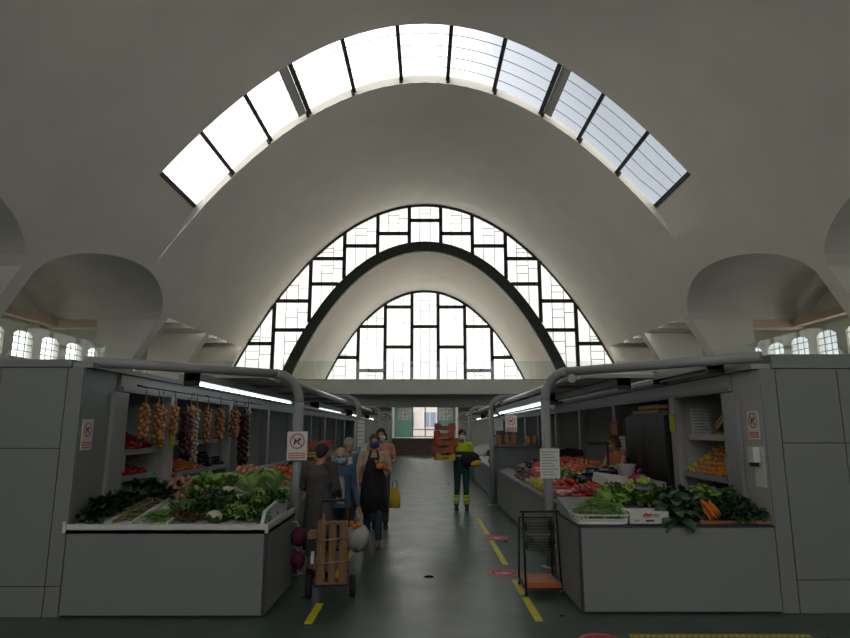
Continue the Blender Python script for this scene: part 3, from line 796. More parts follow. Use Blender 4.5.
for i, y in enumerate((18.5, 24.0)):
    lamp((-2.3, y, 2.15), 3.0, True, 'lit fluorescent strip far down the left aisle, %s' % ('nearer of the two' if i == 0 else 'farthest of all'))
    lamp((2.3, y, 2.15), 3.0, True, 'lit fluorescent strip far down the right aisle, %s' % ('nearer of the two' if i == 0 else 'farthest of all'))
# signs and notices
no_dogs_sign((-3.362, 6.075, 1.655), PI/2, 0.19, 0.30, M['orange'], 'no dogs sign with orange band on the grey jamb beside the shutter, left kiosk')
no_dogs_sign((-1.565, 7.505, 1.51), 0, 0.25, 0.345, M['orange'], 'no dogs sign with orange band fixed to the front left canopy post')
no_dogs_sign((3.362, 6.235, 1.75), -PI/2, 0.21, 0.29, M['pinkred'], 'no dogs sign with red band on the right kiosk jamb above the dispenser')
no_dogs_sign((1.50, 10.6, 1.81), 0, 0.20, 0.28, M['pinkred'], 'small no dogs sign with red band hanging over the right aisle counter')
paper_notice((1.60, 7.895, 1.28), 0, 0.25, 0.375, 'white typed notice sheet taped to the front right canopy post')
paper_notice((1.73, 14.2, 1.83), 0, 0.19, 0.28, 'white sheet hanging at the second right canopy post')
paper_notice((3.325, 8.20, 1.80), -PI/2, 0.16, 0.24, 'yellow card on the right kiosk post between the fridge and the fruit shelf', 'yellowcard', 4)
paper_notice((3.62, 7.98, 1.80), 0, 0.26, 0.36, 'white printed sheet inside the right kiosk above the fruit shelf', 'paper', 8)
paper_notice((-3.325, 8.06, 1.60), PI/2, 0.16, 0.26, 'yellow card on the left kiosk post beside the dark pepper string', 'yellowcard', 4)
paper_notice((3.325, 10.72, 1.72), -PI/2, 0.35, 0.26, 'faded orange and white leaflet on the right kiosk post beyond the fridge', 'orange', 3)
paper_notice((3.31, 10.25, 1.35), -PI/2, 0.3, 0.5, 'white leaflet hanging between the shopkeeper and the black fridge', 'paper', 8)
paper_notice((-1.50, 14.32, 1.62), 0, 0.15, 0.6, 'tall pink and white leaflet on the second left canopy post', 'paper', 6)
o = empty('paper_notice', (3.362, 6.19, 1.37), -PI/2, 'white instruction sheet on the right kiosk jamb below the prohibition sign', 'notice')
b = MB(); b.box(-0.095, 0.095, -0.004, 0.003, -0.23, 0.16); b.build('sheet', M['paper'], o)
o = empty('gel_dispenser', (3.352, 6.20, 1.44), -PI/2, 'small white hand gel dispenser with a dark nozzle on the right kiosk jamb', 'dispenser')
b = MB(); b.box(-0.05, 0.05, -0.07, 0.0, -0.06, 0.09); b.build('case', M['white'], o)
b = MB(); b.box(-0.03, 0.03, -0.075, -0.01, -0.10, -0.06); b.build('nozzle', M['black'], o)
# ------------------------------------------------------------------ floor markings
def tape(x, y0, y1, label, wd=0.075, axis='y', dashes=False, z=0.002):
    b = MB()
    if axis == 'y': b.box(x-wd/2, x+wd/2, y0, y1, 0.0005, z)
    else: b.box(y0, y1, x-wd/2, x+wd/2, 0.0005, z)
    o = b.build('floor_tape', M['yellow']); tag(o, label, 'floor tape'); return o
tape(1.035, 5.83, 6.62, 'yellow tape strip on the right of the aisle floor, nearest the camera')
tape(1.035, 6.72, 7.36, 'yellow tape strip just in front of the nearer red arrow disc on the right')
tape(1.035, 8.15, 9.85, 'yellow tape strip between the two red floor discs on the right')
tape(1.035, 10.4, 12.3, 'yellow tape strip beyond the farther red floor disc on the right')
tape(-1.045, 5.75, 6.4, 'yellow tape strip on the left floor in front of the wooden crate cart')
tape(-1.045, 7.0, 9.2, 'yellow tape strip on the left floor behind the wooden crate cart')
def disc(loc, r, label, kind):
    o = empty('floor_sticker', loc, 0, label, 'floor sticker')
    g = MB(); g.lathe([(r, 0.0005), (r, 0.002)], 40, smooth=False); g.build('disc', M['red'], o)
    g = MB(); n = 40
    for i in range(n):
        a, c = 2*PI*i/n, 2*PI*(i+1)/n
        g.quad(*[(q*math.cos(t), q*math.sin(t), 0.0026) for q, t in ((r*.9, a), (r*.9, c), (r*.86, c), (r*.86, a))])
    if kind == 'arrow':
        g.add([(x*r, y*r, 0.0028) for x, y in ((-.6, .12), (-.05, .12), (-.05, .34), (.35, .05), (-.5, .05))], [(0, 1, 2, 3, 4)], False)
        g.add([(x*r, y*r, 0.0028) for x, y in ((-.6, -.12), (.5, -.12), (.2, -.4), (-.5, -.30))], [(0, 1, 2, 3)], False)
        g.build('arrow_mark', M['paper'], o)
    else:
        for s_ in (-1, 1):
            g.add([(s_*r*.3+r*.16*math.cos(2*PI*i/16), r*.05+r*.36*math.sin(2*PI*i/16), 0.0028) for i in range(16)], [list(range(16))], False)
            g.add([(s_*r*.28+r*.12*math.cos(2*PI*i/12), -r*.48+r*.13*math.sin(2*PI*i/12), 0.0028) for i in range(12)], [list(range(12))], False)
        g.build('footprints', M['paper'], o)
    return o
disc((0.955, 7.70, 0), 0.20, 'red round floor sticker with white arrows, nearer of the pair on the right tape line', 'arrow')
disc((1.14, 10.1, 0), 0.20, 'red round floor sticker, farther of the pair on the right tape line', 'arrow')
disc((1.45, 5.30, 0), 0.20, 'red round floor sticker with white footprints, cut by the bottom of the photo', 'feet')
o = empty('hazard_tape', (1.72, 5.44, 0), 0, 'yellow tape strip with dark dashes on the floor in front of the right counter', 'floor tape')
b = MB(); b.box(0, 1.52, -0.03, 0.03, 0.0005, 0.002); b.build('tape', M['yellow'], o)
b = MB()
for k in range(30): b.box(0.02+k*0.05, 0.04+k*0.05, -0.008, 0.012, 0.002, 0.0026)
b.build('dashes', M['ink'], o)
o = empty('floor_drain', (0.047, 7.49, 0), 0, 'small round metal floor drain in the middle of the aisle', 'drain')
g = MB(); g.lathe([(0.075, 0.0005), (0.075, 0.004), (0.068, 0.005)], 28); g.build('ring', M['steel'], o)
g = MB(); g.lathe([(0.06, 0.0055), (0.06, 0.0065)], 24); g.build('grate', mat('matt_dark_grate', (.01, .01, .01), 1.0, spec=0.0), o)

# ================================================================== produce
R = random.Random(11)
def pm(name, c, rough=0.45, var=0.12, **k): return mat(name, c, rough, var=var, vscale=k.pop('vscale', 9), **k)
G = dict(
    kale=pm('kale_leaf', (0.020, 0.055, 0.020), 0.55, 0.35), parsley=pm('parsley_leaf', (0.035, 0.10, 0.022), 0.55, 0.35),
    lettuce=pm('lettuce_leaf', (0.20, 0.36, 0.07), 0.5, 0.3), endive=pm('endive_leaf', (0.26, 0.40, 0.09), 0.5, 0.3),
    curly=pm('curly_leaf', (0.06, 0.15, 0.035), 0.5, 0.35), chard=pm('chard_leaf', (0.045, 0.105, 0.045), 0.4, 0.3),
    stem=pm('pale_stem', (0.42, 0.48, 0.30), 0.5), dstem=pm('green_stem', (0.10, 0.18, 0.05), 0.5),
    cab=pm('cabbage_leaf', (0.24, 0.38, 0.12), 0.4, 0.2), cauli=pm('cauliflower_curd', (0.62, 0.58, 0.44), 0.7, 0.1, bump=0.5, bscale=60),
    bean=pm('green_bean_skin', (0.16, 0.32, 0.06), 0.45, 0.25), fbean=pm('speckled_bean_pod', (0.20, 0.17, 0.07), 0.5, 0.35),
    dry=pm('dried_herb', (0.16, 0.10, 0.04), 0.8, 0.35), onion=pm('onion_skin', (0.42, 0.18, 0.06), 0.35, 0.2),
    ponion=pm('pink_onion_skin', (0.36, 0.14, 0.09), 0.4, 0.25), garlic=pm('garlic_skin', (0.46, 0.38, 0.30), 0.6, 0.15),
    tomato=pm('tomato_skin', (0.52, 0.035, 0.015), 0.22, 0.15), otomato=pm('orange_red_tomato', (0.58, 0.11, 0.025), 0.25, 0.2),
    pepper=pm('red_pepper_skin', (0.42, 0.012, 0.012), 0.2, 0.1), gpepper=pm('green_pepper_skin', (0.05, 0.14, 0.02), 0.25, 0.2),
    lemon=pm('lemon_skin', (0.62, 0.46, 0.05), 0.4, 0.1), orange=pm('orange_skin', (0.70, 0.20, 0.015), 0.42, 0.08),
    apple=pm('yellow_red_apple_skin', (0.60, 0.33, 0.10), 0.3, col2=(0.55, 0.12, 0.04)), gapple=pm('green_apple_skin', (0.30, 0.42, 0.06), 0.3, 0.15),
    aub=pm('aubergine_skin', (0.02, 0.007, 0.022), 0.15, 0.1), carrot=pm('carrot_skin', (0.62, 0.17, 0.02), 0.45, 0.12),
    plum=pm('plum_skin', (0.14, 0.012, 0.04), 0.3, 0.2), peach=pm('peach_skin', (0.60, 0.26, 0.13), 0.6, 0.2), banana=pm('banana_skin', (0.62, 0.48, 0.05), 0.45, 0.12),
    pale=pm('pale_courgette', (0.34, 0.40, 0.20), 0.4, 0.2), dchili=pm('dried_chilli', (0.05, 0.008, 0.010), 0.35, 0.4), cabg=pm('light_green_ball_cabbage', (0.33, 0.46, 0.20), 0.4, 0.15))
wood = mat('pale_crate_wood', (0.42, 0.27, 0.13), 0.7, var=0.25, vscale=3, stretch=(1, 14, 14))
wood2 = mat('brown_crate_wood', (0.26, 0.13, 0.05), 0.7, var=0.25, vscale=3, stretch=(1, 14, 14))
card = mat('white_cardboard', (0.60, 0.58, 0.54), 0.8)

def leaf(mb, base, az, tilt, L_, W_, curl=0.9, ruffle=0.0, n=5, m=0, cup=0.15, rg=R):
    """a curved leaf blade growing from base"""
    mb.m = m; ca, sa = math.cos(az), math.sin(az); px = 0; pz = 0; a = tilt; vs = []
    pos = []
    for i in range(n+1):
        pos.append((px, pz, a)); px += L_/n*math.cos(a); pz += L_/n*math.sin(a); a -= curl/n
    ph = rg.random()*6
    for i, (x, z, a) in enumerate(pos):
        t = i/n; w_ = W_*(math.sin(PI*min(1, t*0.9+0.12))**0.7)*0.5
        for j in (-1, -0.5, 0, 0.5, 1):
            lift = cup*abs(j)*w_ + ruffle*math.sin(ph+i*2.3+j*4.0)*abs(j)
            lx = x - lift*math.sin(a); lz = z + lift*math.cos(a)
            vs.append((base[0]+lx*ca-w_*j*sa, base[1]+lx*sa+w_*j*ca, base[2]+lz))
    fs = [(i*5+j, i*5+j+1, (i+1)*5+j+1, (i+1)*5+j) for i in range(n) for j in range(4)]
    mb.add(vs, fs, True)
def bunch(name, leafm, N=26, L_=0.17, W_=0.09, spread=0.05, ruffle=0.012, up=(0.3, 1.4), stem=True, curl=1.2, seed=1, stemm='dstem', sl=0.08):
    """a leafy bunch: foliage with its tied stems as a part, standing on z=0"""
    rg = random.Random(seed); o = empty(name); f = MB()
    for i in range(N):
        az = rg.random()*2*PI; t = rg.uniform(*up); q = rg.random()**0.5*spread
        leaf(f, (q*math.cos(az), q*math.sin(az), 0.015+0.03*rg.random()), az+rg.uniform(-.4, .4), t, L_*rg.uniform(.7, 1.1), W_*rg.uniform(.7, 1.15), curl*rg.uniform(.6, 1.3), ruffle, rg=rg)
    f.build('leaves', G[leafm], o)
    if stem:
        s_ = MB()
        for i in range(9):
            az = rg.random()*2*PI; r_ = rg.random()*spread*.8
            s_.tube([(r_*math.cos(az), r_*math.sin(az), 0.0), (r_*1.6*math.cos(az), r_*1.6*math.sin(az), sl)], [0.005, 0.003], 5)
        s_.build('stems', G[stemm], o)
    return o
def cabbage(seed, m='cab', r=0.105):
    rg = random.Random(seed); o = empty('cabbage')
    h = MB(); h.ball((0, 0, r*.92), r*.86, 16, 12, (1, 1, .92), None, lambda t, p: 1+0.03*math.sin(p*9+t*3)); h.build('head', G[m], o)
    f = MB()
    for i in range(11):
        az = i*2.4; f_t = rg.uniform(.3, 1.2)
        leaf(f, (0.02*math.cos(az), 0.02*math.sin(az), 0.01), az, f_t, r*2.1, r*1.7, -1.5 if i > 3 else .4, 0.008, 6, cup=-0.25, rg=rg)
    f.build('outer_leaves', G[m], o); return o
def cauliflower(seed):
    rg = random.Random(seed); o = empty('cauliflower')
    h = MB(); h.ball((0, 0, .06), .075, 22, 14, (1, 1, .72), None, lambda t, p: 1+0.07*math.sin(p*7+math.sin(t*9)*2)*math.sin(t*8)); h.build('curd', G['cauli'], o)
    f = MB()
    for i in range(9): leaf(f, (0.03*math.cos(i*.7), .03*math.sin(i*.7), 0), i*.7, rg.uniform(.2, .7), .13, .07, -.6, .004, 5, rg=rg)
    f.build('leaves', G['curly'], o); return o
def round_fruit(name, m, r, sq=1.0, stemcol='dstem', ribs=0, neck=0.0):
    o = empty(name)
    fn = (lambda t, p: (1+0.06*math.cos(ribs*p)*math.sin(t))*(1-0.10*math.exp(-(t/0.35)**2))) if ribs else (lambda t, p: (1+neck*math.exp(-(t/0.4)**2))*(1-(0.08*math.exp(-(t/0.3)**2) if not neck else 0)))
    h = MB(); h.ball((0, 0, r*sq), r, 10, 8, (1, 1, sq), None, fn); h.build('flesh', G[m], o)
    s_ = MB(); s_.tube([(0, 0, r*sq*1.82), (0.003, 0, r*sq*2.08)], [r*.10, r*.05], 5); s_.build('stalk', G[stemcol], o)
    return o
def long_fruit(name, m, L_, r0, r1, bend=0.2, stemcol='dstem', cal=True):
    """lies along local X on z=0"""
    o = empty(name); h = MB(); n = 8; pts = []; rs = []
    for i in range(n+1):
        t = i/n; pts.append((L_*(t-.5), bend*L_*math.sin(PI*t)*.35, max(r0, r1))); e = math.sqrt(max(0.02, 1-(abs(2*t-1))**3.2)); rs.append((r0+(r1-r0)*t)*e)
    h.tube(pts, rs, 8); h.build('flesh', G[m], o)
    if cal: s_ = MB(); s_.tube([pts[0], (-L_*.5-L_*.13, 0, max(r0, r1)*1.2)], [r0*.5, r0*.22], 5); s_.build('stalk', G[stemcol], o)
    return o
PROTO = {}; USED = set()
def put(key, loc, rot=None, sc_=1.0, label=None, cat=None, group=None, base=None):
    p = PROTO[key]
    if key not in USED:
        USED.add(key); o = p; KIDS.setdefault(o.name, list(o.children))
        o.location = loc
        if rot: o.rotation_euler = rot
        o.scale = (sc_,)*3
    else:
        o = dup(p, loc, rot or (0, 0, 0), sc_)
    o['label'] = label; o['category'] = cat
    if group: o['group'] = group
    elif 'group' in o: del o['group']
    return o
PROTO['kale'] = bunch('kale_bunch', 'kale', 34, .20, .11, .06, .02, seed=1)
PROTO['parsley'] = bunch('parsley_bunch', 'parsley', 60, .15, .045, .05, .012, seed=2)
PROTO['lettuce'] = bunch('lettuce', 'lettuce', 30, .17, .13, .04, .02, (0.5, 1.5), True, .9, 3, 'stem', .04)
PROTO['curly'] = bunch('curly_endive', 'curly', 70, .15, .05, .06, .02, (0.2, 1.4), False, 1.3, 4)
PROTO['endive'] = bunch('endive', 'endive', 60, .12, .05, .05, .018, (0.2, 1.4), False, 1.2, 5)
PROTO['escarole'] = bunch('escarole', 'lettuce', 34, .16, .08, .05, .018, (0.1, 1.3), True, 1.0, 6, 'stem', .05)
PROTO['dry'] = bunch('dried_herb_bunch', 'dry', 80, .12, .02, .06, .008, (0.2, 1.4), False, 1.2, 7)
PROTO['chard'] = bunch('chard_bunch', 'chard', 24, .22, .13, .05, .012, (-0.2, 1.2), True, 1.5, 8, 'stem', .08)
PROTO['darkherb'] = bunch('spinach_bunch', 'kale', 60, .15, .06, .07, .014, (0.1, 1.4), True, 1.3, 9)
PROTO['celery'] = bunch('celery_leaf_bunch', 'endive', 26, .15, .10, .05, .012, (0.3, 1.4), True, 1.2, 10, 'stem', .08)
PROTO['cabbage'] = cabbage(1); PROTO['cauliflower'] = cauliflower(1); PROTO['ball_cabbage'] = cabbage(3, 'cabg', .085)
PROTO['tomato'] = round_fruit('tomato', 'tomato', .036, .85); PROTO['otomato'] = round_fruit('orange_tomato', 'otomato', .038, .85)
PROTO['lemon'] = round_fruit('lemon', 'lemon', .032, 1.2); PROTO['orange'] = round_fruit('orange', 'orange', .04, .97); PROTO['apple'] = round_fruit('apple', 'apple', .038, .9)
PROTO['gapple'] = round_fruit('green_apple', 'gapple', .038, .9); PROTO['plum'] = round_fruit('plum', 'plum', .026, 1.05); PROTO['peach'] = round_fruit('peach', 'peach', .037, .92)
PROTO['onion'] = round_fruit('pink_onion', 'ponion', .034, .9, 'dry', 0, .5); PROTO['gpepper'] = round_fruit('green_bell_pepper', 'gpepper', .042, 1.05, 'dstem', 4); PROTO['pepper'] = round_fruit('red_bell_pepper', 'pepper', .042, 1.05, 'dstem', 4)
PROTO['aub'] = long_fruit('aubergine', 'aub', .19, .022, .038); PROTO['rpepper'] = long_fruit('long_red_pepper', 'pepper', .15, .022, .008, .3)
PROTO['bean'] = long_fruit('green_bean', 'bean', .13, .0045, .0045, .5, cal=False); PROTO['fbean'] = long_fruit('speckled_bean', 'fbean', .14, .008, .006, .4, cal=False)
PROTO['carrot'] = long_fruit('carrot', 'carrot', .17, .015, .004, .05); PROTO['banana'] = long_fruit('banana', 'banana', .17, .016, .014, .9); PROTO['courgette'] = long_fruit('pale_courgette', 'pale', .17, .018, .02, .1)

# ---- front left counter: sloping deck z = 0.80 + 0.157 (y - 5.95)
dz = lambda y: 0.80 + 0.1565*(y-5.95)
def leafy(key, spots, labels, cat, dzf=dz, sc_=(0.9, 1.1), lift=0.0, tilt=0.25):
    for (x, y), lb in zip(spots, labels):
        put(key, (x, y, dzf(y)+lift), (R.uniform(-tilt, tilt)+0.12, R.uniform(-tilt, tilt), R.random()*6), R.uniform(*sc_), lb, cat)
def heap_label(base, spots, cat_words):
    return base
def grp(key, spots, label, cat, group, dzf=dz, sc_=(0.9, 1.1), lift=0.0, tilt=0.25):
    for s_ in spots:
        x, y = s_[:2]; e = s_[2] if len(s_) > 2 else 0
        put(key, (x, y, dzf(y)+lift+e), (R.uniform(-tilt, tilt)+0.12, R.uniform(-tilt, tilt), R.random()*6), R.uniform(*sc_), label, cat, group)
grp('kale', [(-3.22, 6.12), (-3.24, 6.42), (-3.20, 6.72), (-3.26, 6.95), (-3.10, 6.25, .02), (-3.02, 6.62, .03), (-2.98, 6.9, .03), (-3.12, 6.95, .06), (-2.86, 6.72, .03), (-2.78, 6.95, .04), (-3.12, 6.5, .08), (-3.2, 6.25, .08)],
    'bunch of very dark kale in the heap at the left end of the white-rimmed counter', 'kale', 'dark kale heap on the left counter', sc_=(.75, .95))
grp('parsley', [(-2.50, 6.42), (-2.36, 6.30), (-2.30, 6.55), (-2.20, 6.32), (-2.45, 6.66), (-2.16, 6.62, .02)], 'bunch of dark green parsley between the tray dividers and the cauliflowers', 'parsley', 'parsley on the left counter', sc_=(.85, 1.05))
grp('dry', [(-2.32, 6.06), (-2.22, 6.12), (-2.40, 6.12, .01)], 'brown wispy dried herb bunch at the front edge of the left counter', 'herbs', 'dried herbs on the left counter', sc_=(.7, .85))
put('cauliflower', (-2.05, 6.07, dz(6.07)), (.2, .1, 1), 1.0, 'cauliflower at the front rim of the left counter between dried herbs and curly endive', 'cauliflower')
put('cauliflower', (-2.16, 6.78, dz(6.78)+.06), (.3, .1, 2), .95, 'cauliflower on top of the heap just left of the big cabbages', 'cauliflower')
put('cauliflower', (-2.02, 6.50, dz(6.50)+.05), (.3, -.1, 3), .8, 'smaller cauliflower wedged in the middle of the greens on the left counter', 'cauliflower')
put('cauliflower', (-2.34, 6.86, dz(6.86)+.07), (.3, 0, 4), .8, 'cauliflower behind the bright lettuce on the left counter', 'cauliflower')
put('lettuce', (-2.42, 6.98, dz(6.98)+.05), (.3, 0, 1), 1.25, 'largest bright green lettuce at the back of the left counter beside the pink onions', 'lettuce')
put('lettuce', (-2.24, 7.04, dz(7.02)+.05), (.2, .2, 3), 1.0, 'bright green lettuce behind the cauliflowers on the left counter', 'lettuce')
put('lettuce', (-2.56, 6.84, dz(6.84)+.03), (.3, -.2, 2), .75, 'small bright lettuce leaning over the parsley on the left counter', 'lettuce')
put('cabbage', (-1.94, 6.92, dz(6.92)+.07), (.3, 0, 1), 1.15, 'big pale green cabbage, left one of the pair at the back of the left counter', 'cabbage')
put('cabbage', (-1.72, 6.86, dz(6.86)+.08), (.2, .2, 4), 1.3, 'big pale green cabbage, right one of the pair at the back of the left counter', 'cabbage')
put('cabbage', (-1.80, 6.62, dz(6.62)+.02), (.2, .2, 2), .85, 'smaller green cabbage in front of the big cabbage pair on the left counter', 'cabbage')
grp('curly', [(-1.92, 6.22), (-1.70, 6.42), (-1.66, 6.12), (-1.86, 6.45, .03), (-1.62, 6.62, .03), (-1.98, 6.34, .02), (-1.74, 6.25, .04)], 'head of dark curly endive at the right end of the left counter', 'endive', 'curly endive on the left counter', sc_=(.9, 1.1))
put('endive', (-1.80, 6.06, dz(6.06)+.05), (.2, 0, 1), 1.0, 'bright yellow-green endive at the front rim of the left counter', 'endive')
put('endive', (-1.68, 6.30, dz(6.3)+.11), (.2, 0, 3), .7, 'small bright endive on top of the dark curly heads', 'endive')
def pods(key, x0, x1, y0, y1, n, layers, label, cat, group, dzf=dz, h=.05):
    for i in range(n):
        t = (i//max(1, n//layers))/max(1, layers); sh = .5*t
        x = R.uniform(x0+(x1-x0)*sh*.4, x1-(x1-x0)*sh*.4); y = R.uniform(y0+(y1-y0)*sh*.4, y1-(y1-y0)*sh*.4)
        put(key, (x, y, dzf(y)+.004+h*t), (R.uniform(-.2, .2), R.uniform(-.25, .25), R.gauss(1.3, .7)), R.uniform(.8, 1.15), label, cat, group)
pods('fbean', -2.99, -2.80, 6.02, 6.75, 130, 8, 'speckled brown and green bean pod in the tray left of the green beans', 'bean', 'speckled beans in the left tray', h=.085)
pods('bean', -2.74, -2.50, 6.04, 6.32, 120, 6, 'thin green bean in the white divided tray of the left counter', 'bean', 'green beans in the left tray', h=.07)
# crate of pink onions at the back
def crate(name, loc, rot, wd, dp, ht, m, label, slats=2, cat='crate', group=None):
    o = empty(name, loc, 0, label, cat, group); o.rotation_euler = rot
    b = MB(); b.box(-wd/2, wd/2, -dp/2, dp/2, 0, .008); b.build('bottom', m, o)
    for s_ in (-1, 1):
        b = MB()
        for k in range(slats):
            z = ht*(k+.12)/slats; b.box(-wd/2, wd/2, s_*dp/2-.005, s_*dp/2+.005, z, z+ht*.72/slats)
        b.build('long_side', m, o)
        b = MB()
        for k in range(slats):
            z = ht*(k+.12)/slats; b.box(s_*wd/2-.005, s_*wd/2+.005, -dp/2, dp/2, z, z+ht*.72/slats)
        b.build('short_side', m, o)
        for q in (-1, 1):
            b = MB(); b.box(s_*(wd/2-.02)-.012, s_*(wd/2-.02)+.012, q*(dp/2-.02)-.012, q*(dp/2-.02)+.012, 0, ht*1.05); b.build('corner_post', m, o)
    return o
def fill(key, c, rot, wd, dp, z, nx, ny, label, cat, group, jit=.25, sc_=(.92, 1.08), mound=.02, rotf=None, layers=1):
    E = Euler(rot).to_matrix(); c = Vector(c)
    for l_ in range(layers):
        for i in range(nx-l_):
            for j in range(ny-l_):
                u = (i+.5+l_*.5+R.uniform(-jit, jit))/nx-.5; v = (j+.5+l_*.5+R.uniform(-jit, jit))/ny-.5
                p = Vector((u*wd, v*dp, z+l_*.045+mound*(1-2*abs(u))*(1-2*abs(v))*2))
                rr = rotf() if rotf else (R.uniform(-.6, .6), R.uniform(-.6, .6), R.random()*6)
                put(key, c+E@p, rr, R.uniform(*sc_), label, cat, group)
crate('onion_crate', (-2.74, 7.0, dz(7.0)+.03), (.35, 0, 0), .34, .42, .10, wood, 'low crate of pink onions at the back of the left counter')
fill('onion', (-2.74, 7.0, dz(7.0)+.03), (.35, 0, 0), .30, .38, .04, 5, 6, 'pink onion in the crate beside the bright lettuce', 'onion', 'pink onions on the left counter', layers=2)

# ---- strings hanging inside the left kiosk
def string_of(name, key_m, x, y, ztop, L_, r, label, cols=3, bulbs=18, cat='string', partname='bulb', braid='dry', stretch=1.0, grpname=None):
    o = empty(name, (x, y, ztop), R.random()*6, label, cat, grpname)
    s_ = MB(); s_.tube([(0, 0, .12), (0, 0, 0), (0.005, 0, -L_)], [.006, .014, .008], 6); s_.build('braid', G[braid], o)
    h = MB(); h.ball((0, 0, 0), r, 8, 6, (1, 1, stretch), None, lambda t, p: 1+.35*math.exp(-(t/.4)**2)); first = None
    for i in range(bulbs):
        a = i*2.4; z = -L_*(i+.8)/bulbs; q = r*(1.15 if i % 5 else .6)
        if first is None: b = first = h.build(partname, G[key_m], o)
        else: b = first.copy(); COL.objects.link(b); b.parent = o
        b.location = (q*math.cos(a), q*math.sin(a), z); b.rotation_euler = (R.uniform(-.8, .8), R.uniform(-.8, .8), R.random()*6); b.scale = (R.uniform(.85, 1.1),)*3
    hk = MB(); hk.tube([(0, 0, .09), (0, 0, .17), (0.02, 0, .19), (.04, 0, .17)], .004, 5); hk.build('hook', M['black'], o)
    return o
XH = -3.22
string_of('onion_string', 'onion', XH, 6.98, 2.00, .38, .031, 'string of golden onions hanging nearest the shutter in the left kiosk', bulbs=22)
string_of('onion_string', 'onion', XH, 7.32, 2.00, .42, .031, 'string of golden onions, middle one of the three beside the shutter', bulbs=24)
string_of('onion_string', 'onion', XH, 7.44, 1.98, .48, .030, 'longest string of golden onions, just left of the first white post gap', bulbs=26)
string_of('onion_string', 'onion', XH, 7.80, 2.00, .34, .031, 'short string of golden onions hanging just before the first kiosk post', bulbs=20)
string_of('onion_string', 'onion', XH, 8.35, 2.02, .45, .032, 'string of golden onions beside the dark chilli string', bulbs=24)
string_of('garlic_string', 'garlic', XH, 8.55, 2.02, .75, .028, 'long pale garlic braid hanging behind the dark chilli string', bulbs=34)
string_of('onion_string', 'onion', XH, 9.0, 2.02, .50, .031, 'slim string of onions in the middle of the second opening of the left kiosk', bulbs=26)
string_of('onion_string', 'onion', XH, 9.55, 2.03, .46, .040, 'plump string of golden onions over the shelf of green peppers', bulbs=18)
string_of('onion_string', 'onion', XH, 10.25, 2.03, .44, .037, 'plump string of golden onions just before the second kiosk post', bulbs=18)
string_of('onion_string', 'onion', XH, 10.36, 2.03, .44, .037, 'plump string of golden onions touching the second kiosk post', bulbs=18)
string_of('garlic_string', 'garlic', XH, 11.05, 2.08, .95, .034, 'long white garlic braid right of the second post in the left kiosk', bulbs=36)
string_of('chilli_string', 'dchili', XH+.04, 8.12, 1.93, .52, .036, 'thick dark dried chilli string hanging in front of the first kiosk post', bulbs=46, partname='chilli', stretch=1.6)
string_of('chilli_string', 'dchili', XH+.02, 10.78, 2.0, .85, .045, 'long black dried chilli string beside the white garlic braid', bulbs=60, partname='chilli', stretch=1.6)
string_of('chilli_string', 'dchili', XH-.2, 11.7, 1.7, .4, .035, 'short dark chilli string low in the third opening of the left kiosk', bulbs=26, partname='chilli', stretch=1.6)
o = empty('hanging_rail', (-3.22, 6.75, 2.185), 0, 'thin dark rail carrying the onion and garlic strings, left kiosk', 'rail')
g = MB(); g.tube([(0, 0, 0), (0, 5.2, 0)], .008, 6); g.build('rod', M['black'], o)
g = MB()
for y in (0.2, 2.4, 4.8): g.tube([(0, y, 0), (-.1, y, .03)], .006, 5)
g.build('brackets', M['black'], o)

# ---- shelves inside the kiosks
def shelf(sd, y0, y1, z, dp, label, x0=3.5, tilt=0.0, m='steel'):
    o = empty('shelf', (sd*x0, y0, z), 0, label, 'shelf')
    b = MB(); dx = sd*dp
    b.add([(0, 0, 0), (0, y1-y0, 0), (dx, y1-y0, dp*tilt), (dx, 0, dp*tilt), (0, 0, .02), (0, y1-y0, .02), (dx, y1-y0, dp*tilt+.02), (dx, 0, dp*tilt+.02)], [(0, 1, 2, 3), (7, 6, 5, 4), (0, 4, 5, 1), (1, 5, 6, 2), (2, 6, 7, 3), (3, 7, 4, 0)], False); b.build('board', M[m], o)
    b = MB(); b.box(min(0, -sd*.012), max(0, -sd*.012), 0, y1-y0, -.01, .055); b.build('front_lip', M[m], o)
    for y in (0.1, y1-y0-.1):
        b = MB(); b.add([(0, y, 0), (dx, y, dp*tilt), (dx, y, -.16)], [(0, 1, 2)], False); b.add([(0, y+.006, 0), (dx, y+.006, dp*tilt), (dx, y+.006, -.16)], [(0, 2, 1)], False); b.build('bracket', M[m], o)
    return o
def on_shelf(key, sd, y0, y1, z, dp, nx, ny, label, cat, group, x0=3.5, tilt=0.0, layers=1, sc_=(.92, 1.08), rotf=None):
    for l_ in range(layers):
        for i in range(nx):
            for j in range(ny):
                u = (i+.5+R.uniform(-.2, .2))/nx; v = (j+.5+R.uniform(-.2, .2))/ny
                put(key, (sd*(x0+.02+u*(dp-.04)), y0+v*(y1-y0), z+.02+u*dp*tilt+l_*.05), rotf() if rotf else (R.uniform(-.5, .5), R.uniform(-.5, .5), R.random()*6), R.uniform(*sc_), label, cat, group)
shelf(-1, 6.95, 7.95, 1.42, .42, 'upper grey shelf of long red peppers in the first opening of the left kiosk', tilt=.35)
on_shelf('rpepper', -1, 7.2, 7.95, 1.42, .42, 4, 10, 'long red pepper on the upper shelf behind the onion strings', 'pepper', 'red peppers on the upper left shelf', tilt=.35, sc_=(1.0, 1.3), layers=2)
shelf(-1, 6.95, 7.95, 1.12, .42, 'lower grey shelf in the first opening of the left kiosk', tilt=.2)
on_shelf('pepper', -1, 7.0, 7.9, 1.12, .40, 3, 9, 'red bell pepper on the lower shelf of the first left opening', 'pepper', 'red bell peppers on the lower left shelf', tilt=.2)
shelf(-1, 8.2, 10.3, 1.50, .45, 'grey shelf of green and red peppers in the second opening of the left kiosk', tilt=.3)
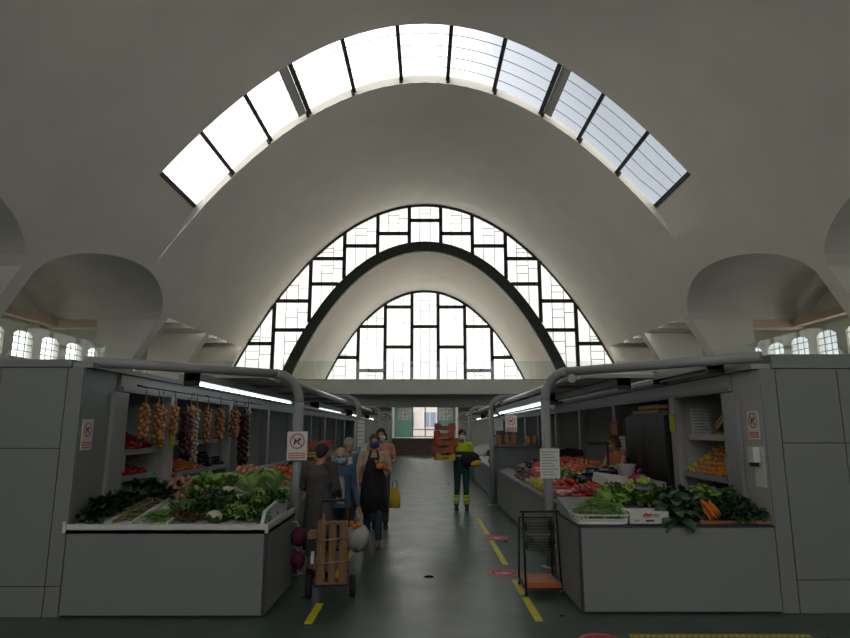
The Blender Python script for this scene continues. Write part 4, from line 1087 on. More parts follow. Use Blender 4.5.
on_shelf('gpepper', -1, 8.9, 9.75, 1.50, .45, 4, 8, 'green bell pepper on the shelf under the hanging onions', 'pepper', 'green peppers on the left kiosk shelf', tilt=.3, layers=2)
on_shelf('pepper', -1, 8.3, 8.85, 1.50, .45, 4, 5, 'red bell pepper beside the green peppers on the left kiosk shelf', 'pepper', 'red peppers beside the green ones', tilt=.3, layers=1)
on_shelf('pale' if 'pale' in PROTO else 'courgette', -1, 9.8, 10.25, 1.50, .45, 3, 4, 'pale courgette at the far end of the left kiosk shelf', 'courgette', 'courgettes on the left kiosk shelf', tilt=.3)
shelf(-1, 8.2, 10.3, 1.10, .5, 'lower grey shelf of oranges and aubergines in the second left opening', x0=3.3, tilt=.25)
on_shelf('otomato', -1, 8.3, 9.3, 1.10, .5, 5, 12, 'orange-red tomato on the lower shelf of the second left opening', 'tomato', 'tomatoes on the lower left shelf', x0=3.3, tilt=.25, layers=1)
on_shelf('aub', -1, 9.35, 10.2, 1.10, .5, 2, 7, 'aubergine on the lower shelf of the second left opening', 'aubergine', 'aubergines on the lower left shelf', x0=3.3, tilt=.25, layers=2, rotf=lambda: (R.uniform(-.2, .2), R.uniform(-.2, .2), R.uniform(-.4, .4)))
crate('tomato_crate', (-2.0, 8.75, 1.0), (0, .25, 0), .5, .4, .11, wood, 'wooden crate of orange tomatoes tilted toward the shoppers on the left counter')
fill('otomato', (-2.0, 8.75, 1.0), (0, .25, 0), .46, .36, .05, 6, 5, 'orange tomato in the tilted crate on the left aisle counter', 'tomato', 'tomatoes in the left aisle crate', layers=2)

# ---- left aisle counter: z = 0.765 + 0.268*(|x|-1.58)
dza = lambda x: 0.775 + 0.299*max(0, abs(x)-1.70)
def rowfill(key, sd, x0, x1, y0, y1, nx, ny, label, cat, group, layers=1, sc_=(.92, 1.1), rotf=None, lift=0.0):
    x0 += .13; x1 = min(x1+.13, 2.8)
    for l_ in range(layers):
        for i in range(nx):
            for j in range(ny):
                x = x0+(x1-x0)*(i+.5+R.uniform(-.25, .25))/nx; y = y0+(y1-y0)*(j+.5+R.uniform(-.25, .25))/ny
                put(key, (sd*x, y, dza(x)+lift+.012+.045*l_), rotf() if rotf else (R.uniform(-.6, .6), R.uniform(-.6, .6), R.random()*6), R.uniform(*sc_), label, cat, group)
rowfill('ball_cabbage', -1, 1.62, 2.1, 7.8, 8.5, 2, 3, 'round light green cabbage at the near end of the left aisle counter', 'cabbage', 'round cabbages behind the left post', layers=1, sc_=(.8, .95))
rowfill('gapple', -1, 2.12, 2.6, 7.85, 8.5, 5, 6, 'green apple behind the round cabbages on the left aisle counter', 'apple', 'green apples on the left aisle counter', layers=1)
rowfill('peach', -1, 2.2, 2.75, 8.95, 9.9, 5, 8, 'peach in the heap on the left aisle counter', 'peach', 'peaches on the left aisle counter', layers=1)
rowfill('orange', -1, 1.62, 2.2, 9.1, 10.1, 5, 8, 'orange in the heap on the left aisle counter', 'orange', 'oranges on the left aisle counter', layers=1)
rowfill('tomato', -1, 1.62, 2.5, 10.2, 11.4, 6, 7, 'red tomato in the heap far down the left aisle counter', 'tomato', 'tomatoes far down the left counter', layers=1)
rowfill('lettuce', -1, 1.75, 2.5, 11.6, 13.6, 2, 4, 'bright lettuce far down the left aisle counter behind the shoppers', 'lettuce', 'lettuces far down the left counter', sc_=(.9, 1.1))
# stack of bright fruit boxes behind the shoppers
boxred = mat('red_fruit_box', (0.30, 0.012, 0.02), .6, col2=(0.42, 0.09, 0.04), vscale=5); boxyel = mat('yellow_fruit_box', (0.45, 0.30, 0.02), .6, var=.2)
boxdull = mat('dull_orange_print', (.28, .10, .03), .7)
def fruit_box(loc, rz, wd, dp, ht, m, label, group=None):
    o = empty('fruit_box', loc, rz, label, 'box', group)
    b = MB(); b.box(-wd/2, wd/2, -dp/2, dp/2, 0, .01)
    b.box(-wd/2, -wd/2+.008, -dp/2, dp/2, 0, ht*.8); b.box(wd/2-.008, wd/2, -dp/2, dp/2, 0, ht*.8); b.build('tray', m, o)
    for s_ in (-1, 1):
        b = MB(); y = s_*(dp/2-.004); n = 10; top = []
        for i in range(n+1):
            t = i/n; top.append((-wd/2+wd*t, y, ht*(.62 if .2 < t < .8 else 1.0)))
        b.add(top+[(wd/2, y, 0), (-wd/2, y, 0)], [list(range(len(top)+2))], False); b.build('side_wall', m, o)
        b = MB(); b.box(-wd*.16, wd*.16, s_*(dp/2)-.001 if s_ < 0 else dp/2-.003, s_*(dp/2)+.003 if s_ < 0 else dp/2+.001, ht*.2, ht*.45); b.build('print_patch', boxdull, o)
    return o

# ---- front right counter
dzr = lambda y: 0.80 + 0.156*max(0, y-6.12)
tray = empty('bean_tray', (1.74, 6.26, .80), 0, 'low pale plastic basket tray of green beans at the left end of the right counter', 'tray')
b = MB(); w_, d_, h_ = .27, .19, .085; pl = []
for i in range(28):
    a = 2*PI*i/28; c_, s_ = math.cos(a), math.sin(a); q = lambda v: math.copysign(abs(v)**.35, v); pl.append((q(c_), q(s_)))
n = len(pl); vs = [(x*w_*.93, y*d_*.93, 0) for x, y in pl]+[(x*w_, y*d_, h_*.55) for x, y in pl]; b.add(vs, [(i, (i+1) % n, n+(i+1) % n, n+i) for i in range(n)]+[list(range(n))], True)
b.build('basin', M['white'], tray)
b = MB()
for i in range(n):
    x, y = pl[i]; b.bar((x*w_, y*d_, h_*.5), (x*w_*1.03, y*d_*1.03, h_), .014, .006)
b.tube([(x*w_*1.03, y*d_*1.03, h_) for x, y in pl], .008, 6, closed=True); b.tube([(x*w_, y*d_, h_*.55) for x, y in pl], .006, 6, closed=True); b.build('slotted_rim', M['white'], tray)
def mound(key, cx, cy, z, rx, ry, h, n, label, cat, group, rzs=1.2):
    for i in range(n):
        a = R.random()*2*PI; q = R.random()**.55; x, y = q*rx*math.cos(a), q*ry*math.sin(a)
        put(key, (cx+x, cy+y, z+h*(1-q*q)*R.uniform(.75, 1)), (R.uniform(-.2, .2), R.uniform(-.3, .3)+x*.8, R.gauss(.2, rzs)), R.uniform(.85, 1.2), label, cat, group)
mound('bean', 1.74, 6.30, .85, .25, .18, .17, 205, 'thin green bean heaped in the pale plastic tray on the right counter', 'bean', 'green beans in the plastic tray', .9)
for i, (x, y, e, s_, lb) in enumerate([(1.98, 6.66, .02, 1.1, 'pale curly escarole nearest the bean tray on the right counter'), (2.16, 6.74, .05, 1.25, 'largest pale escarole in the middle of the right counter'),
        (2.30, 6.66, .02, 1.0, 'escarole directly behind the white cardboard box'), (2.45, 6.80, .04, 1.05, 'escarole in front of the black fridge beside the chard'), (2.02, 6.86, .04, 1.0, 'escarole at the very back behind the green beans')]):
    put('escarole', (x, y, dzr(y)+e), (.3, R.uniform(-.2, .2), i*1.3), s_, lb, 'escarole')
cb = empty('cardboard_box', (2.18, 6.09, .797), 0, 'low white cardboard box with red and blue print and a slot handle, front right counter', 'box')
b = MB(); b.box(-.20, .20, .0, .01, 0, .125); b.box(-.20, .20, .26, .27, 0, .12); b.box(-.20, -.19, 0, .27, 0, .12); b.box(.19, .20, 0, .27, 0, .12); b.box(-.2, .2, 0, .27, 0, .006); b.build('carton', card, cb)
b = MB(); b.box(-.035, .045, -.003, 0, .028, .045); b.build('handle_slot', M['ink'], cb)
b = MB()
for k, (x, z) in enumerate([(-.045, .088), (-.025, .098), (-.005, .086), (.018, .094)]):
    b.ball((x, -.001, z), .012, 8, 5, (1.2, .12, .8))
b.tube([(-.06, -.003, .075), (-.02, -.003, .07), (.03, -.003, .078)], .003, 5); b.build('red_emblem', M['red'], cb)
b = MB(); b.box(.035, .10, -.003, 0, .088, .096); b.box(.045, .10, -.003, 0, .074, .081); b.box(-.15, -.10, -.003, 0, .03, .034); b.box(-.15, -.09, -.003, 0, .04, .044); b.build('blue_lettering', mat('blue_print', (.08, .1, .3), .6), cb)
grp('chard', [(2.52, 6.30), (2.60, 6.24), (2.56, 6.48), (2.70, 6.42), (2.47, 6.15, -.03)], 'bunch of dark chard with broad leaves drooping over the edge of the right counter', 'chard', 'chard on the right counter', dzr, (.85, 1.1), .06, .3)
for i in range(11):
    put('carrot', (2.76+.026*(i % 5)+R.uniform(-.01, .01), 6.16+R.uniform(-.02, .03), .89+.035*(i//5)), (R.uniform(-.15, .15), .75+R.uniform(-.15, .15), -PI/2+R.uniform(-.25, .25)), R.uniform(1.0, 1.25), 'orange carrot in the bunch between chard and dark spinach', 'carrot', 'carrot bunch on the right counter')
for i in range(3): put('carrot', (2.66+.03*i, 6.34, .92), (0, .5, -PI/2-.4+.3*i), .9, 'carrot tucked under the chard leaves left of the carrot bunch', 'carrot', 'carrots under the chard')
put('celery', (3.02, 6.62, dzr(6.62)+.07), (.4, 0, 1), 1.15, 'bright yellow-green leafy celery bunch above the spinach, left one', 'celery')
put('celery', (3.16, 6.66, dzr(6.66)+.06), (.4, 0, 3), 1.15, 'bright yellow-green leafy celery bunch above the spinach, right one', 'celery')
put('celery', (2.92, 6.74, dzr(6.74)+.08), (.3, .2, 4), .8, 'small bright celery bunch behind the carrots', 'celery')
crate('herb_crate', (3.02, 6.22, .80), (0, 0, 0), .68, .26, .04, wood2, 'flat brown wooden crate under the dark spinach, right counter', slats=1)
grp('darkherb', [(2.96, 6.22), (3.10, 6.18), (3.24, 6.20), (3.30, 6.36), (3.14, 6.38, .03), (2.98, 6.42, .03), (3.26, 6.54, .04), (2.72, 6.66, .05), (2.60, 6.80, .05)], 'bunch of dark spinach in the heap at the right end of the right counter', 'spinach', 'dark spinach on the right counter', dzr, (.8, 1.05), .03)

# ---- right aisle counter heaps
rt = lambda: (R.uniform(-.2, .2), R.uniform(-.2, .2), R.random()*6)
rowfill('peach', 1, 1.60, 1.82, 8.0, 8.5, 3, 6, 'peach at the aisle edge behind the first right post', 'peach', 'peaches by the right post', 2)
rowfill('plum', 1, 1.60, 1.95, 7.78, 7.98, 6, 4, 'dark plum beside the front right canopy post', 'plum', 'plums by the front right post', 2)
rowfill('gapple', 1, 2.1, 2.6, 7.3, 7.7, 5, 4, 'green apple at the near end of the right aisle counter', 'apple', 'green apples at the near end', 1)
rowfill('rpepper', 1, 1.60, 2.08, 7.3, 7.75, 4, 7, 'long red pepper at the near end of the right aisle counter', 'pepper', 'long red peppers at the near end', 2, rotf=rt)
rowfill('tomato', 1, 1.9, 2.25, 7.8, 8.4, 5, 8, 'small red tomato in the tray beside the long red peppers', 'tomato', 'tomatoes near the white box', 1, (.8, .9), lift=.03)
rowfill('aub', 1, 2.05, 2.6, 8.45, 9.1, 3, 7, 'dark aubergine in the heap in the middle of the right aisle counter', 'aubergine', 'aubergines on the right aisle counter', 2, rotf=rt)
rowfill('pepper', 1, 1.62, 2.0, 8.55, 9.2, 4, 7, 'red bell pepper in the heap behind the notice post', 'pepper', 'red peppers on the right aisle counter', 2)
rowfill('otomato', 1, 2.15, 2.8, 9.7, 11.0, 7, 12, 'orange-red tomato in the big heap in front of the shopkeeper', 'tomato', 'orange-red tomatoes in front of the shopkeeper', 2)
rowfill('tomato', 1, 2.2, 2.8, 11.1, 12.2, 6, 9, 'deep red tomato in the big heap beyond the orange-red ones', 'tomato', 'deep red tomatoes on the right counter', 2)
rowfill('gapple', 1, 2.2, 2.7, 9.15, 9.6, 5, 5, 'green apple between aubergines and tomatoes on the right counter', 'apple', 'green apples on the right counter', 1)
rowfill('courgette', 1, 2.3, 2.75, 8.5, 9.1, 3, 6, 'pale courgette beside the aubergines on the right aisle counter', 'courgette', 'courgettes on the right counter', 1, rotf=rt, lift=.06)
rowfill('lemon', 1, 1.60, 1.85, 9.3, 10.0, 4, 8, 'lemon at the aisle edge of the right counter below the red disc sign', 'lemon', 'lemons on the right aisle counter', 2)
rowfill('gpepper', 1, 1.85, 2.15, 9.3, 10.2, 4, 8, 'green bell pepper beside the lemons on the right aisle counter', 'pepper', 'green peppers on the right aisle counter', 2)
rowfill('plum', 1, 1.60, 2.1, 10.9, 12.2, 7, 14, 'dark red plum in the heap left of the red disc sign', 'plum', 'plums on the right aisle counter', 1)
rowfill('gapple', 1, 1.6, 1.95, 10.2, 10.85, 4, 7, 'green apple just behind the red disc sign', 'apple', 'green apples behind the red disc', 1)
rowfill('apple', 1, 1.95, 2.2, 10.25, 11.0, 3, 7, 'yellow and red apple behind the red disc sign', 'apple', 'mixed apples behind the red disc', 2)
rowfill('aub', 1, 1.7, 2.7, 12.4, 13.6, 4, 8, 'dark aubergine far down the right aisle counter before the jar shelf', 'aubergine', 'aubergines before the jar shelf', 1, rotf=rt)
rowfill('orange', 1, 1.6, 2.5, 15.4, 17.2, 5, 10, 'orange far down the right aisle on the second counter', 'orange', 'oranges on the second right counter', 2)
rowfill('kale', 1, 1.8, 2.5, 17.6, 20, 2, 4, 'dark kale bunch far down the right aisle on the second counter', 'kale', 'kale on the second right counter', sc_=(.9, 1.2))
# red disc price sign, white boxes, strawberries
o = empty('price_disc', (1.80, 9.75, .84), 0, 'round pink and red price disc on a stick above the lemons', 'price sign')
g = MB(); g.tube([(0, 0, 0), (0, 0, .14)], .005, 6); g.build('stick', M['white'], o)
g = MB(); g.lathe([(.12, -.004), (.12, .004)], 28, Matrix.Translation((0, 0, .25)) @ Matrix.Rotation(PI/2, 4, 'X'), False); g.build('disc', mat('pink_red_disc', (.55, .08, .08), .5), o)
g = MB(); g.box(-.07, .07, -.006, -.004, .26, .285); g.box(-.05, .06, -.006, -.004, .22, .24); g.build('lettering', M['paper'], o)
o = empty('cardboard_box', (2.42, 7.95, 1.0), .25, 'open white cardboard box with a slot handle tilted beside the courgettes, right aisle counter', 'box'); o.rotation_euler = (.2, .12, .3)
b = MB(); b.box(-.22, .22, -.16, -.15, 0, .11); b.box(-.22, .22, .15, .16, 0, .11); b.box(-.22, -.21, -.16, .16, 0, .11); b.box(.21, .22, -.16, .16, 0, .11); b.box(-.22, .22, -.16, .16, 0, .006); b.build('carton', card, o)
b = MB(); b.box(-.04, .04, -.163, -.16, .05, .07); b.build('handle_slot', M['ink'], o)
o = empty('punnet_box', (1.84, 8.15, .89), 0, 'small white box of strawberries behind the notice post', 'box')
b = MB(); b.box(-.13, .13, -.1, .1, 0, .05); b.build('carton', card, o)
b = MB()
for i in range(14): b.ball((-.1+.05*(i % 5), -.06+.06*(i//5), .06), .022, 7, 5)
st = b.build('strawberries', G['pepper'], o); st['kind'] = 'stuff'
o = empty('plastic_bucket', (2.72, 8.35, 1.08), 0, 'white plastic tub beside the shopkeeper', 'tub')
b = MB(); b.lathe([(.10, 0), (.13, .16), (.14, .165)], 18); b.build('wall', M['white'], o)
b = MB(); b.lathe([(.125, .15), (0, .15)], 18); b.build('contents', M['red'], o)
o = empty('magenta_bag', (2.66, 7.75, 1.06), 0, 'crumpled magenta plastic bag on the right aisle counter', 'bag')
b = MB(); b.ball((0, 0, .05), .09, 12, 8, (1.2, 1, .6), None, lambda t, p: 1+.18*math.sin(5*p+3*t)*math.sin(t)); b.build('bag', mat('magenta_plastic', (.32, .015, .10), .35), o)
b = MB(); b.tube([(0, 0, .09), (.02, 0, .14), (.05, 0, .15)], [.02, .012, .022], 7); b.build('twisted_neck', mat('magenta_plastic_neck', (.32, .015, .10), .35), o)
# weighing scale with upright frame
o = empty('weighing_scale', (2.62, 9.3, 1.06), 0, 'black weighing scale with a tall inverted L display arm beside the shopkeeper', 'scale')
b = MB(); b.box(-.16, .16, -.13, .13, 0, .08); b.build('body', M['black'], o)
b = MB(); b.box(-.18, .18, -.14, .14, .09, .105); b.build('pan', M['alu'], o)
b = MB(); b.box(.13, .16, -.015, .015, .08, .42); b.build('column', M['black'], o)
b = MB(); b.box(-.16, .17, -.03, .03, .42, .46); b.build('display', M['black'], o)

# ---- black fridge, boxes on it, fruit shelves in the right kiosk
fr = empty('fridge', (3.30, 8.32, 0), 0, 'tall black double-door fridge standing in the second opening of the right kiosk', 'fridge')
bk = mat('black_fridge', (.016, .016, .017), .3)
b = MB(); b.box(.02, .68, 0, 1.62, .06, 1.93); b.build('cabinet', bk, fr)
for y0, y1 in ((0.005, .80), (.815, 1.615)):
    b = MB(); b.box(-.03, .015, y0, y1, .12, 1.90); d = b.build('door', bk, fr)
    yy = .77 if y0 < .5 else .845
    b = MB(); b.box(-.055, -.03, yy-.012, yy+.012, .8, 1.3); b.build('handle', M['black'], d)
b = MB(); b.box(.03, .67, .02, 1.6, 0, .06); b.build('plinth', M['black'], fr)
crate('fruit_tray', (3.52, 9.05, 1.935), (0, 0, .05), .5, .9, .06, wood, 'pale wooden fruit tray lying on top of the black fridge, lower of the two', slats=1, cat='tray')
crate('fruit_tray', (3.50, 8.95, 2.0), (0, 0, -.04), .45, .75, .06, wood, 'pale wooden fruit tray stacked on the other tray above the fridge', slats=1, cat='tray')
shelf(1, 6.95, 8.08, 1.12, .64, 'sloping lower shelf of lemons, apples and oranges in the right kiosk', x0=3.40, tilt=.70)
for (k, y0, y1, lb, ct, gp) in (('lemon', 7.92, 8.06, 'lemon in the far column of the sloping fruit shelf', 'lemon', 'lemons on the right kiosk shelf'),
        ('apple', 7.42, 7.90, 'yellow and red apple in the middle of the sloping fruit shelf', 'apple', 'apples on the right kiosk shelf'), ('orange', 6.98, 7.40, 'orange at the near end of the sloping fruit shelf by the shutter', 'orange', 'oranges on the right kiosk shelf')):
    on_shelf(k, 1, y0, y1, 1.12, .64, 9, 2 if k == 'lemon' else 6, lb, ct, gp, x0=3.40, tilt=.70)
shelf(1, 6.95, 8.08, 1.585, .40, 'upper shelf inside the right kiosk above the oranges and apples', x0=3.5, m='panel2')
on_shelf('gapple', 1, 6.98, 7.5, 1.585, .34, 4, 6, 'green apple on the upper shelf of the right kiosk near the shutter', 'apple', 'green apples on the upper shelf', layers=1)
shelf(1, 6.95, 8.08, .86, .5, 'lowest shelf inside the right kiosk with bananas', x0=3.48, tilt=.2)
for i in range(8): put('banana', (3.55+.012*i, 7.92+.02*(i % 3), .95+.02*(i % 4)), (R.uniform(-.2, .2), R.uniform(-.3, .3), 1.2+.15*i), 1.1, 'yellow banana in the bunch at the far end of the lowest right kiosk shelf', 'banana', 'bananas in the right kiosk')
for i in range(4): put('aub', (3.6+.05*(i % 2), 7.1+.14*i, .93), (0, 0, i), 1.0, 'aubergine on the lowest shelf of the right kiosk', 'aubergine', 'aubergines in the right kiosk')
o = empty('blue_bag', (3.58, 7.68, .90), 0, 'small bright blue plastic bag beside the bananas in the right kiosk', 'bag')
b = MB(); b.ball((0, 0, .08), .085, 10, 8, (1, .9, .95), None, lambda t, p: 1+.12*math.sin(4*p+3*t)); b.build('bag', mat('blue_plastic', (.02, .10, .50), .35), o)
b = MB(); b.tube([(0, 0, .15), (.01, 0, .2)], [.02, .03], 7); b.build('neck', mat('blue_plastic_neck', (.02, .10, .50), .35), o)
o = empty('wooden_crate', (3.85, 7.35, 1.80), 0, 'tilted wooden crate of fruit high in the right kiosk above the upper shelf', 'crate'); o.rotation_euler = (-.55, .15, 0)
b = MB(); b.box(-.2, .2, -.28, .28, 0, .01); b.build('bottom', wood2, o)
for s_ in (-1, 1):
    b = MB(); b.box(-.2, .2, s_*.28-.005, s_*.28+.005, 0, .12); b.build('end_board', wood, o)
    b = MB(); b.box(s_*.2-.005, s_*.2+.005, -.28, .28, .02, .06); b.box(s_*.2-.005, s_*.2+.005, -.28, .28, .075, .115); b.build('side_slats', wood, o)

# ---- jar shelf dividing the right counters
o = empty('jar_stand', (2.15, 14.75, 0), 0, 'grey partition stand with a shelf of orange jars across the right counters', 'stand')
b = MB(); b.box(-.5, .62, -.02, .02, 0, 1.32); b.build('panel', M['panel'], o)
b = MB(); b.box(-.55, .65, -.16, .16, 1.32, 1.35); b.build('top_shelf', M['steel'], o)
jar_m = mat('orange_preserve_jar', (.45, .20, .07), .2, var=.15); lid_m = mat('jar_lid', (.5, .33, .15), .4)
def jar(): 
    o = empty('preserve_jar'); b = MB(); b.lathe([(.001, 0), (.07, 0), (.078, .02), (.078, .16), (.06, .19), (.06, .2)], 14); b.build('glass_body', jar_m, o)
    b = MB(); b.lathe([(.066, .195), (.066, .23), (.001, .232)], 14); b.build('lid', lid_m, o); return o
PROTO['jar'] = jar()
for i, (x, lb) in enumerate(((1.80, 'orange preserve jar nearest the aisle on the jar stand'), (1.99, 'orange preserve jar, second from the aisle on the jar stand'), (2.17, 'orange preserve jar in the middle of the jar stand'), (2.50, 'orange preserve jar right behind the notice post'), (2.66, 'orange preserve jar farthest from the aisle on the jar stand'))):
    put('jar', (x, 14.73, 1.35), (0, 0, i), R.uniform(.9, 1.1), lb, 'jar')
o = empty('spray_bottle', (1.68, 14.70, 1.35), 0, 'small blue and white spray bottle at the aisle end of the jar stand', 'bottle')
b = MB(); b.lathe([(.001, 0), (.035, 0), (.038, .12), (.015, .16), (.015, .19)], 12); b.build('body', M['paper'], o)
b = MB(); b.box(-.05, .02, -.012, .012, .19, .225); b.box(-.045, -.03, -.008, .008, .14, .19); b.build('trigger', mat('blue_trigger', (.05, .1, .45), .4), o)
# dark glazed stall fronts farther down the right side and a round orange pumpkin
PROTO['pumpkin'] = round_fruit('pumpkin', 'orange', .14, .85, 'dstem', 8)
put('pumpkin', (1.72, 15.35, .82), (0, 0, 0), 1.0, 'big orange pumpkin on the second right counter beside the hi-vis man', 'pumpkin')
crates_spec = [(2.95, 12.6, 1.15), (2.95, 13.3, 1.15)]
for i, (x, y, z) in enumerate(crates_spec):
    crate('dark_crate', (x, y, z), (0, -.2, 0), .5, .5, .12, M['black'], 'black crate of plums %s the jar stand on the right' % ('well before' if i == 0 else 'just before'))

# ================================================================== people
skin = mat('skin', (0.42, 0.23, 0.16), 0.55, var=.05); skin2 = mat('tanned_skin', (0.36, 0.18, 0.11), 0.55, var=.05)
def cloth(name, c, var=.15, **k): return mat(name, c, .85, var=var, vscale=6, bump=.2, bscale=30, **k)
V = Vector
def fuse(o, vox, sm=4):
    m_ = o.modifiers.new('fuse', 'REMESH'); m_.mode = 'VOXEL'; m_.voxel_size = vox; m_.use_smooth_shade = True
    s_ = o.modifiers.new('soften', 'SMOOTH'); s_.factor = .5; s_.iterations = sm
    return o
def limb(mb, pts, rs, n=10):
    """tapered rounded limb: tube plus a ball on each joint"""
    mb.tube(pts, rs, n)
    for p, r in zip(pts, rs): mb.ball(p, r*.995, n, 6)
def rings(mb, rows, n=16):
    """closed loft of elliptical rings (x, y, z, rx, ry)"""
    vs = [(x+rx*math.cos(2*PI*j/n), y+ry*math.sin(2*PI*j/n), z) for x, y, z, rx, ry in rows for j in range(n)]; k = len(rows)
    mb.add(vs, [(i*n+j, i*n+(j+1) % n, (i+1)*n+(j+1) % n, (i+1)*n+j) for i in range(k-1) for j in range(n)]+[list(range(n))[::-1], [(k-1)*n+j for j in range(n)]], True)
def hand(mb, w, d, palm_n, side, curl=.6, s_=1.0):
    """palm and five bent fingers from the wrist w along d; palm_n points out of the palm; side=+1/-1 where the thumb leaves"""
    d = V(d).normalized(); pn = V(palm_n); pn = (pn-d*pn.dot(d)).normalized(); t = d.cross(pn)*side
    for i in range(4):
        a = V(w)+t*(-.027+.018*i)*s_; mb.tube([a, a+d*.085*s_], [.014*s_, .012*s_], 7)
        L_ = (.058, .072, .076, .066)[i]*s_; p = a+d*.085*s_; dd = d.copy(); ps = [p]
        for k in range(3):
            dd = (dd+pn*curl*.55).normalized(); p = p+dd*L_/2.6; ps.append(p)
        mb.tube(ps, [.0095*s_, .009*s_, .0085*s_, .007*s_], 7); mb.ball(ps[-1], .007*s_, 6, 4)
    a = V(w)+d*.025*s_+t*.028*s_; q = (d*.6+t*.7+pn*.3).normalized(); p1 = a+q*.035*s_; q2 = (d*.8+t*.2+pn*.5).normalized(); p2 = p1+q2*.032*s_
    mb.tube([V(w)+d*.02*s_, a, p1, p2], [.013*s_, .013*s_, .011*s_, .008*s_], 7); mb.ball(p2, .008*s_, 6, 4)
def add_head(mb, c, yaw=0, pitch=0, s_=1.0):
    """head with face pointing -Y before yaw; returns the transform"""
    Mx = Matrix.Translation(c) @ Matrix.Rotation(yaw, 4, 'Z') @ Matrix.Rotation(pitch, 4, 'X') @ Matrix.Scale(s_, 4)
    k = MB()
    k.ball((0, .008, .025), .088, 16, 12, (.84, 1.05, 1.0)); k.ball((0, -.018, -.045), .066, 12, 9, (.86, 1.0, 1.05))
    k.tube([(0, -.088, .02), (0, -.106, -.012)], [.009, .014], 6); k.ball((0, -.104, -.014), .014, 7, 5)
    for q in (-1, 1): k.ball((q*.078, .008, -.002), .02, 7, 6, (.4, .7, 1.2)); k.ball((q*.03, -.076, .022), .017, 7, 5, (1, .6, .8))
    k.ball((0, -.082, -.052), .02, 8, 5, (1.2, .5, .5))
    mb.add([Mx @ V(v) for v in k.v], k.f, True)
    return Mx
def face_bits(o, Mx, lips=True):
    e = MB()
    for q in (-1, 1): e.ball(Mx @ V((q*.031, -.083, .018)), .0115, 8, 6, (1, .7, .6))
    e.build('eyes', M['ink'], o)
    if lips:
        l_ = MB(); l_.ball(Mx @ V((0, -.092, -.05)), .02, 8, 5, (1, .35, .28)); l_.build('lips', mat('lips', (.32, .09, .08), .5), o)
def add_hair(o, Mx, m, style='short'):
    h = MB(); k = MB()
    def fn(t, p): return 1
    n, kk = 18, 12; vs = []
    k.ball((0, .022, .042), .098, 18, 12, (.90, 1.02, .98))
    if style == 'bob':
        for a in range(-5, 6):
            an = PI/2+a*.33; k.tube([(.085*math.cos(an), .02+.085*math.sin(an), .03), (.095*math.cos(an), .02+.09*math.sin(an), -.09)], [.03, .022], 7)
    if style == 'back':
        k.tube([(0, .09, .06), (0, .12, -.02), (0, .10, -.12)], [.045, .045, .025], 8)
    if style == 'short':
        k.ball((0, .06, -.01), .07, 12, 8, (.95, .7, 1))
    h.add([Mx @ V(v) for v in k.v], k.f, True)
    ob = h.build('hair', m, o)
    fuse(ob, .010, 3)
    return ob
def face_mask(o, Mx, m):
    k = MB(); n = 9; vs = []
    for i in range(6):
        z = -.005-.085*i/5
        for j in range(n):
            a = -1.25+2.5*j/(n-1); r_ = .098-.012*abs(i-2)/3; vs.append(Mx @ V((r_*.86*math.sin(a), -.012-r_*1.02*math.cos(a)-(.012 if i in (1, 2) else 0)*math.cos(a), z)))
    k.add(vs, [(i*n+j, i*n+j+1, (i+1)*n+j+1, (i+1)*n+j) for i in range(5) for j in range(n-1)], True)
    ob = k.build('face_mask', m, o); so = ob.modifiers.new('thick', 'SOLIDIFY'); so.thickness = .004
    return ob
def shoe(o, p, yaw, m):
    k = MB(); R_ = Matrix.Translation(p) @ Matrix.Rotation(yaw, 4, 'Z')
    q = MB(); rings(q, [(0, -.06, .002, .045, .13), (0, -.06, .02, .048, .135), (0, -.045, .05, .043, .11), (0, .0, .085, .04, .055), (0, .01, .11, .038, .042)], 14)
    k.add([R_ @ V(v) for v in q.v], q.f, True); return k.build('shoe', m, o)
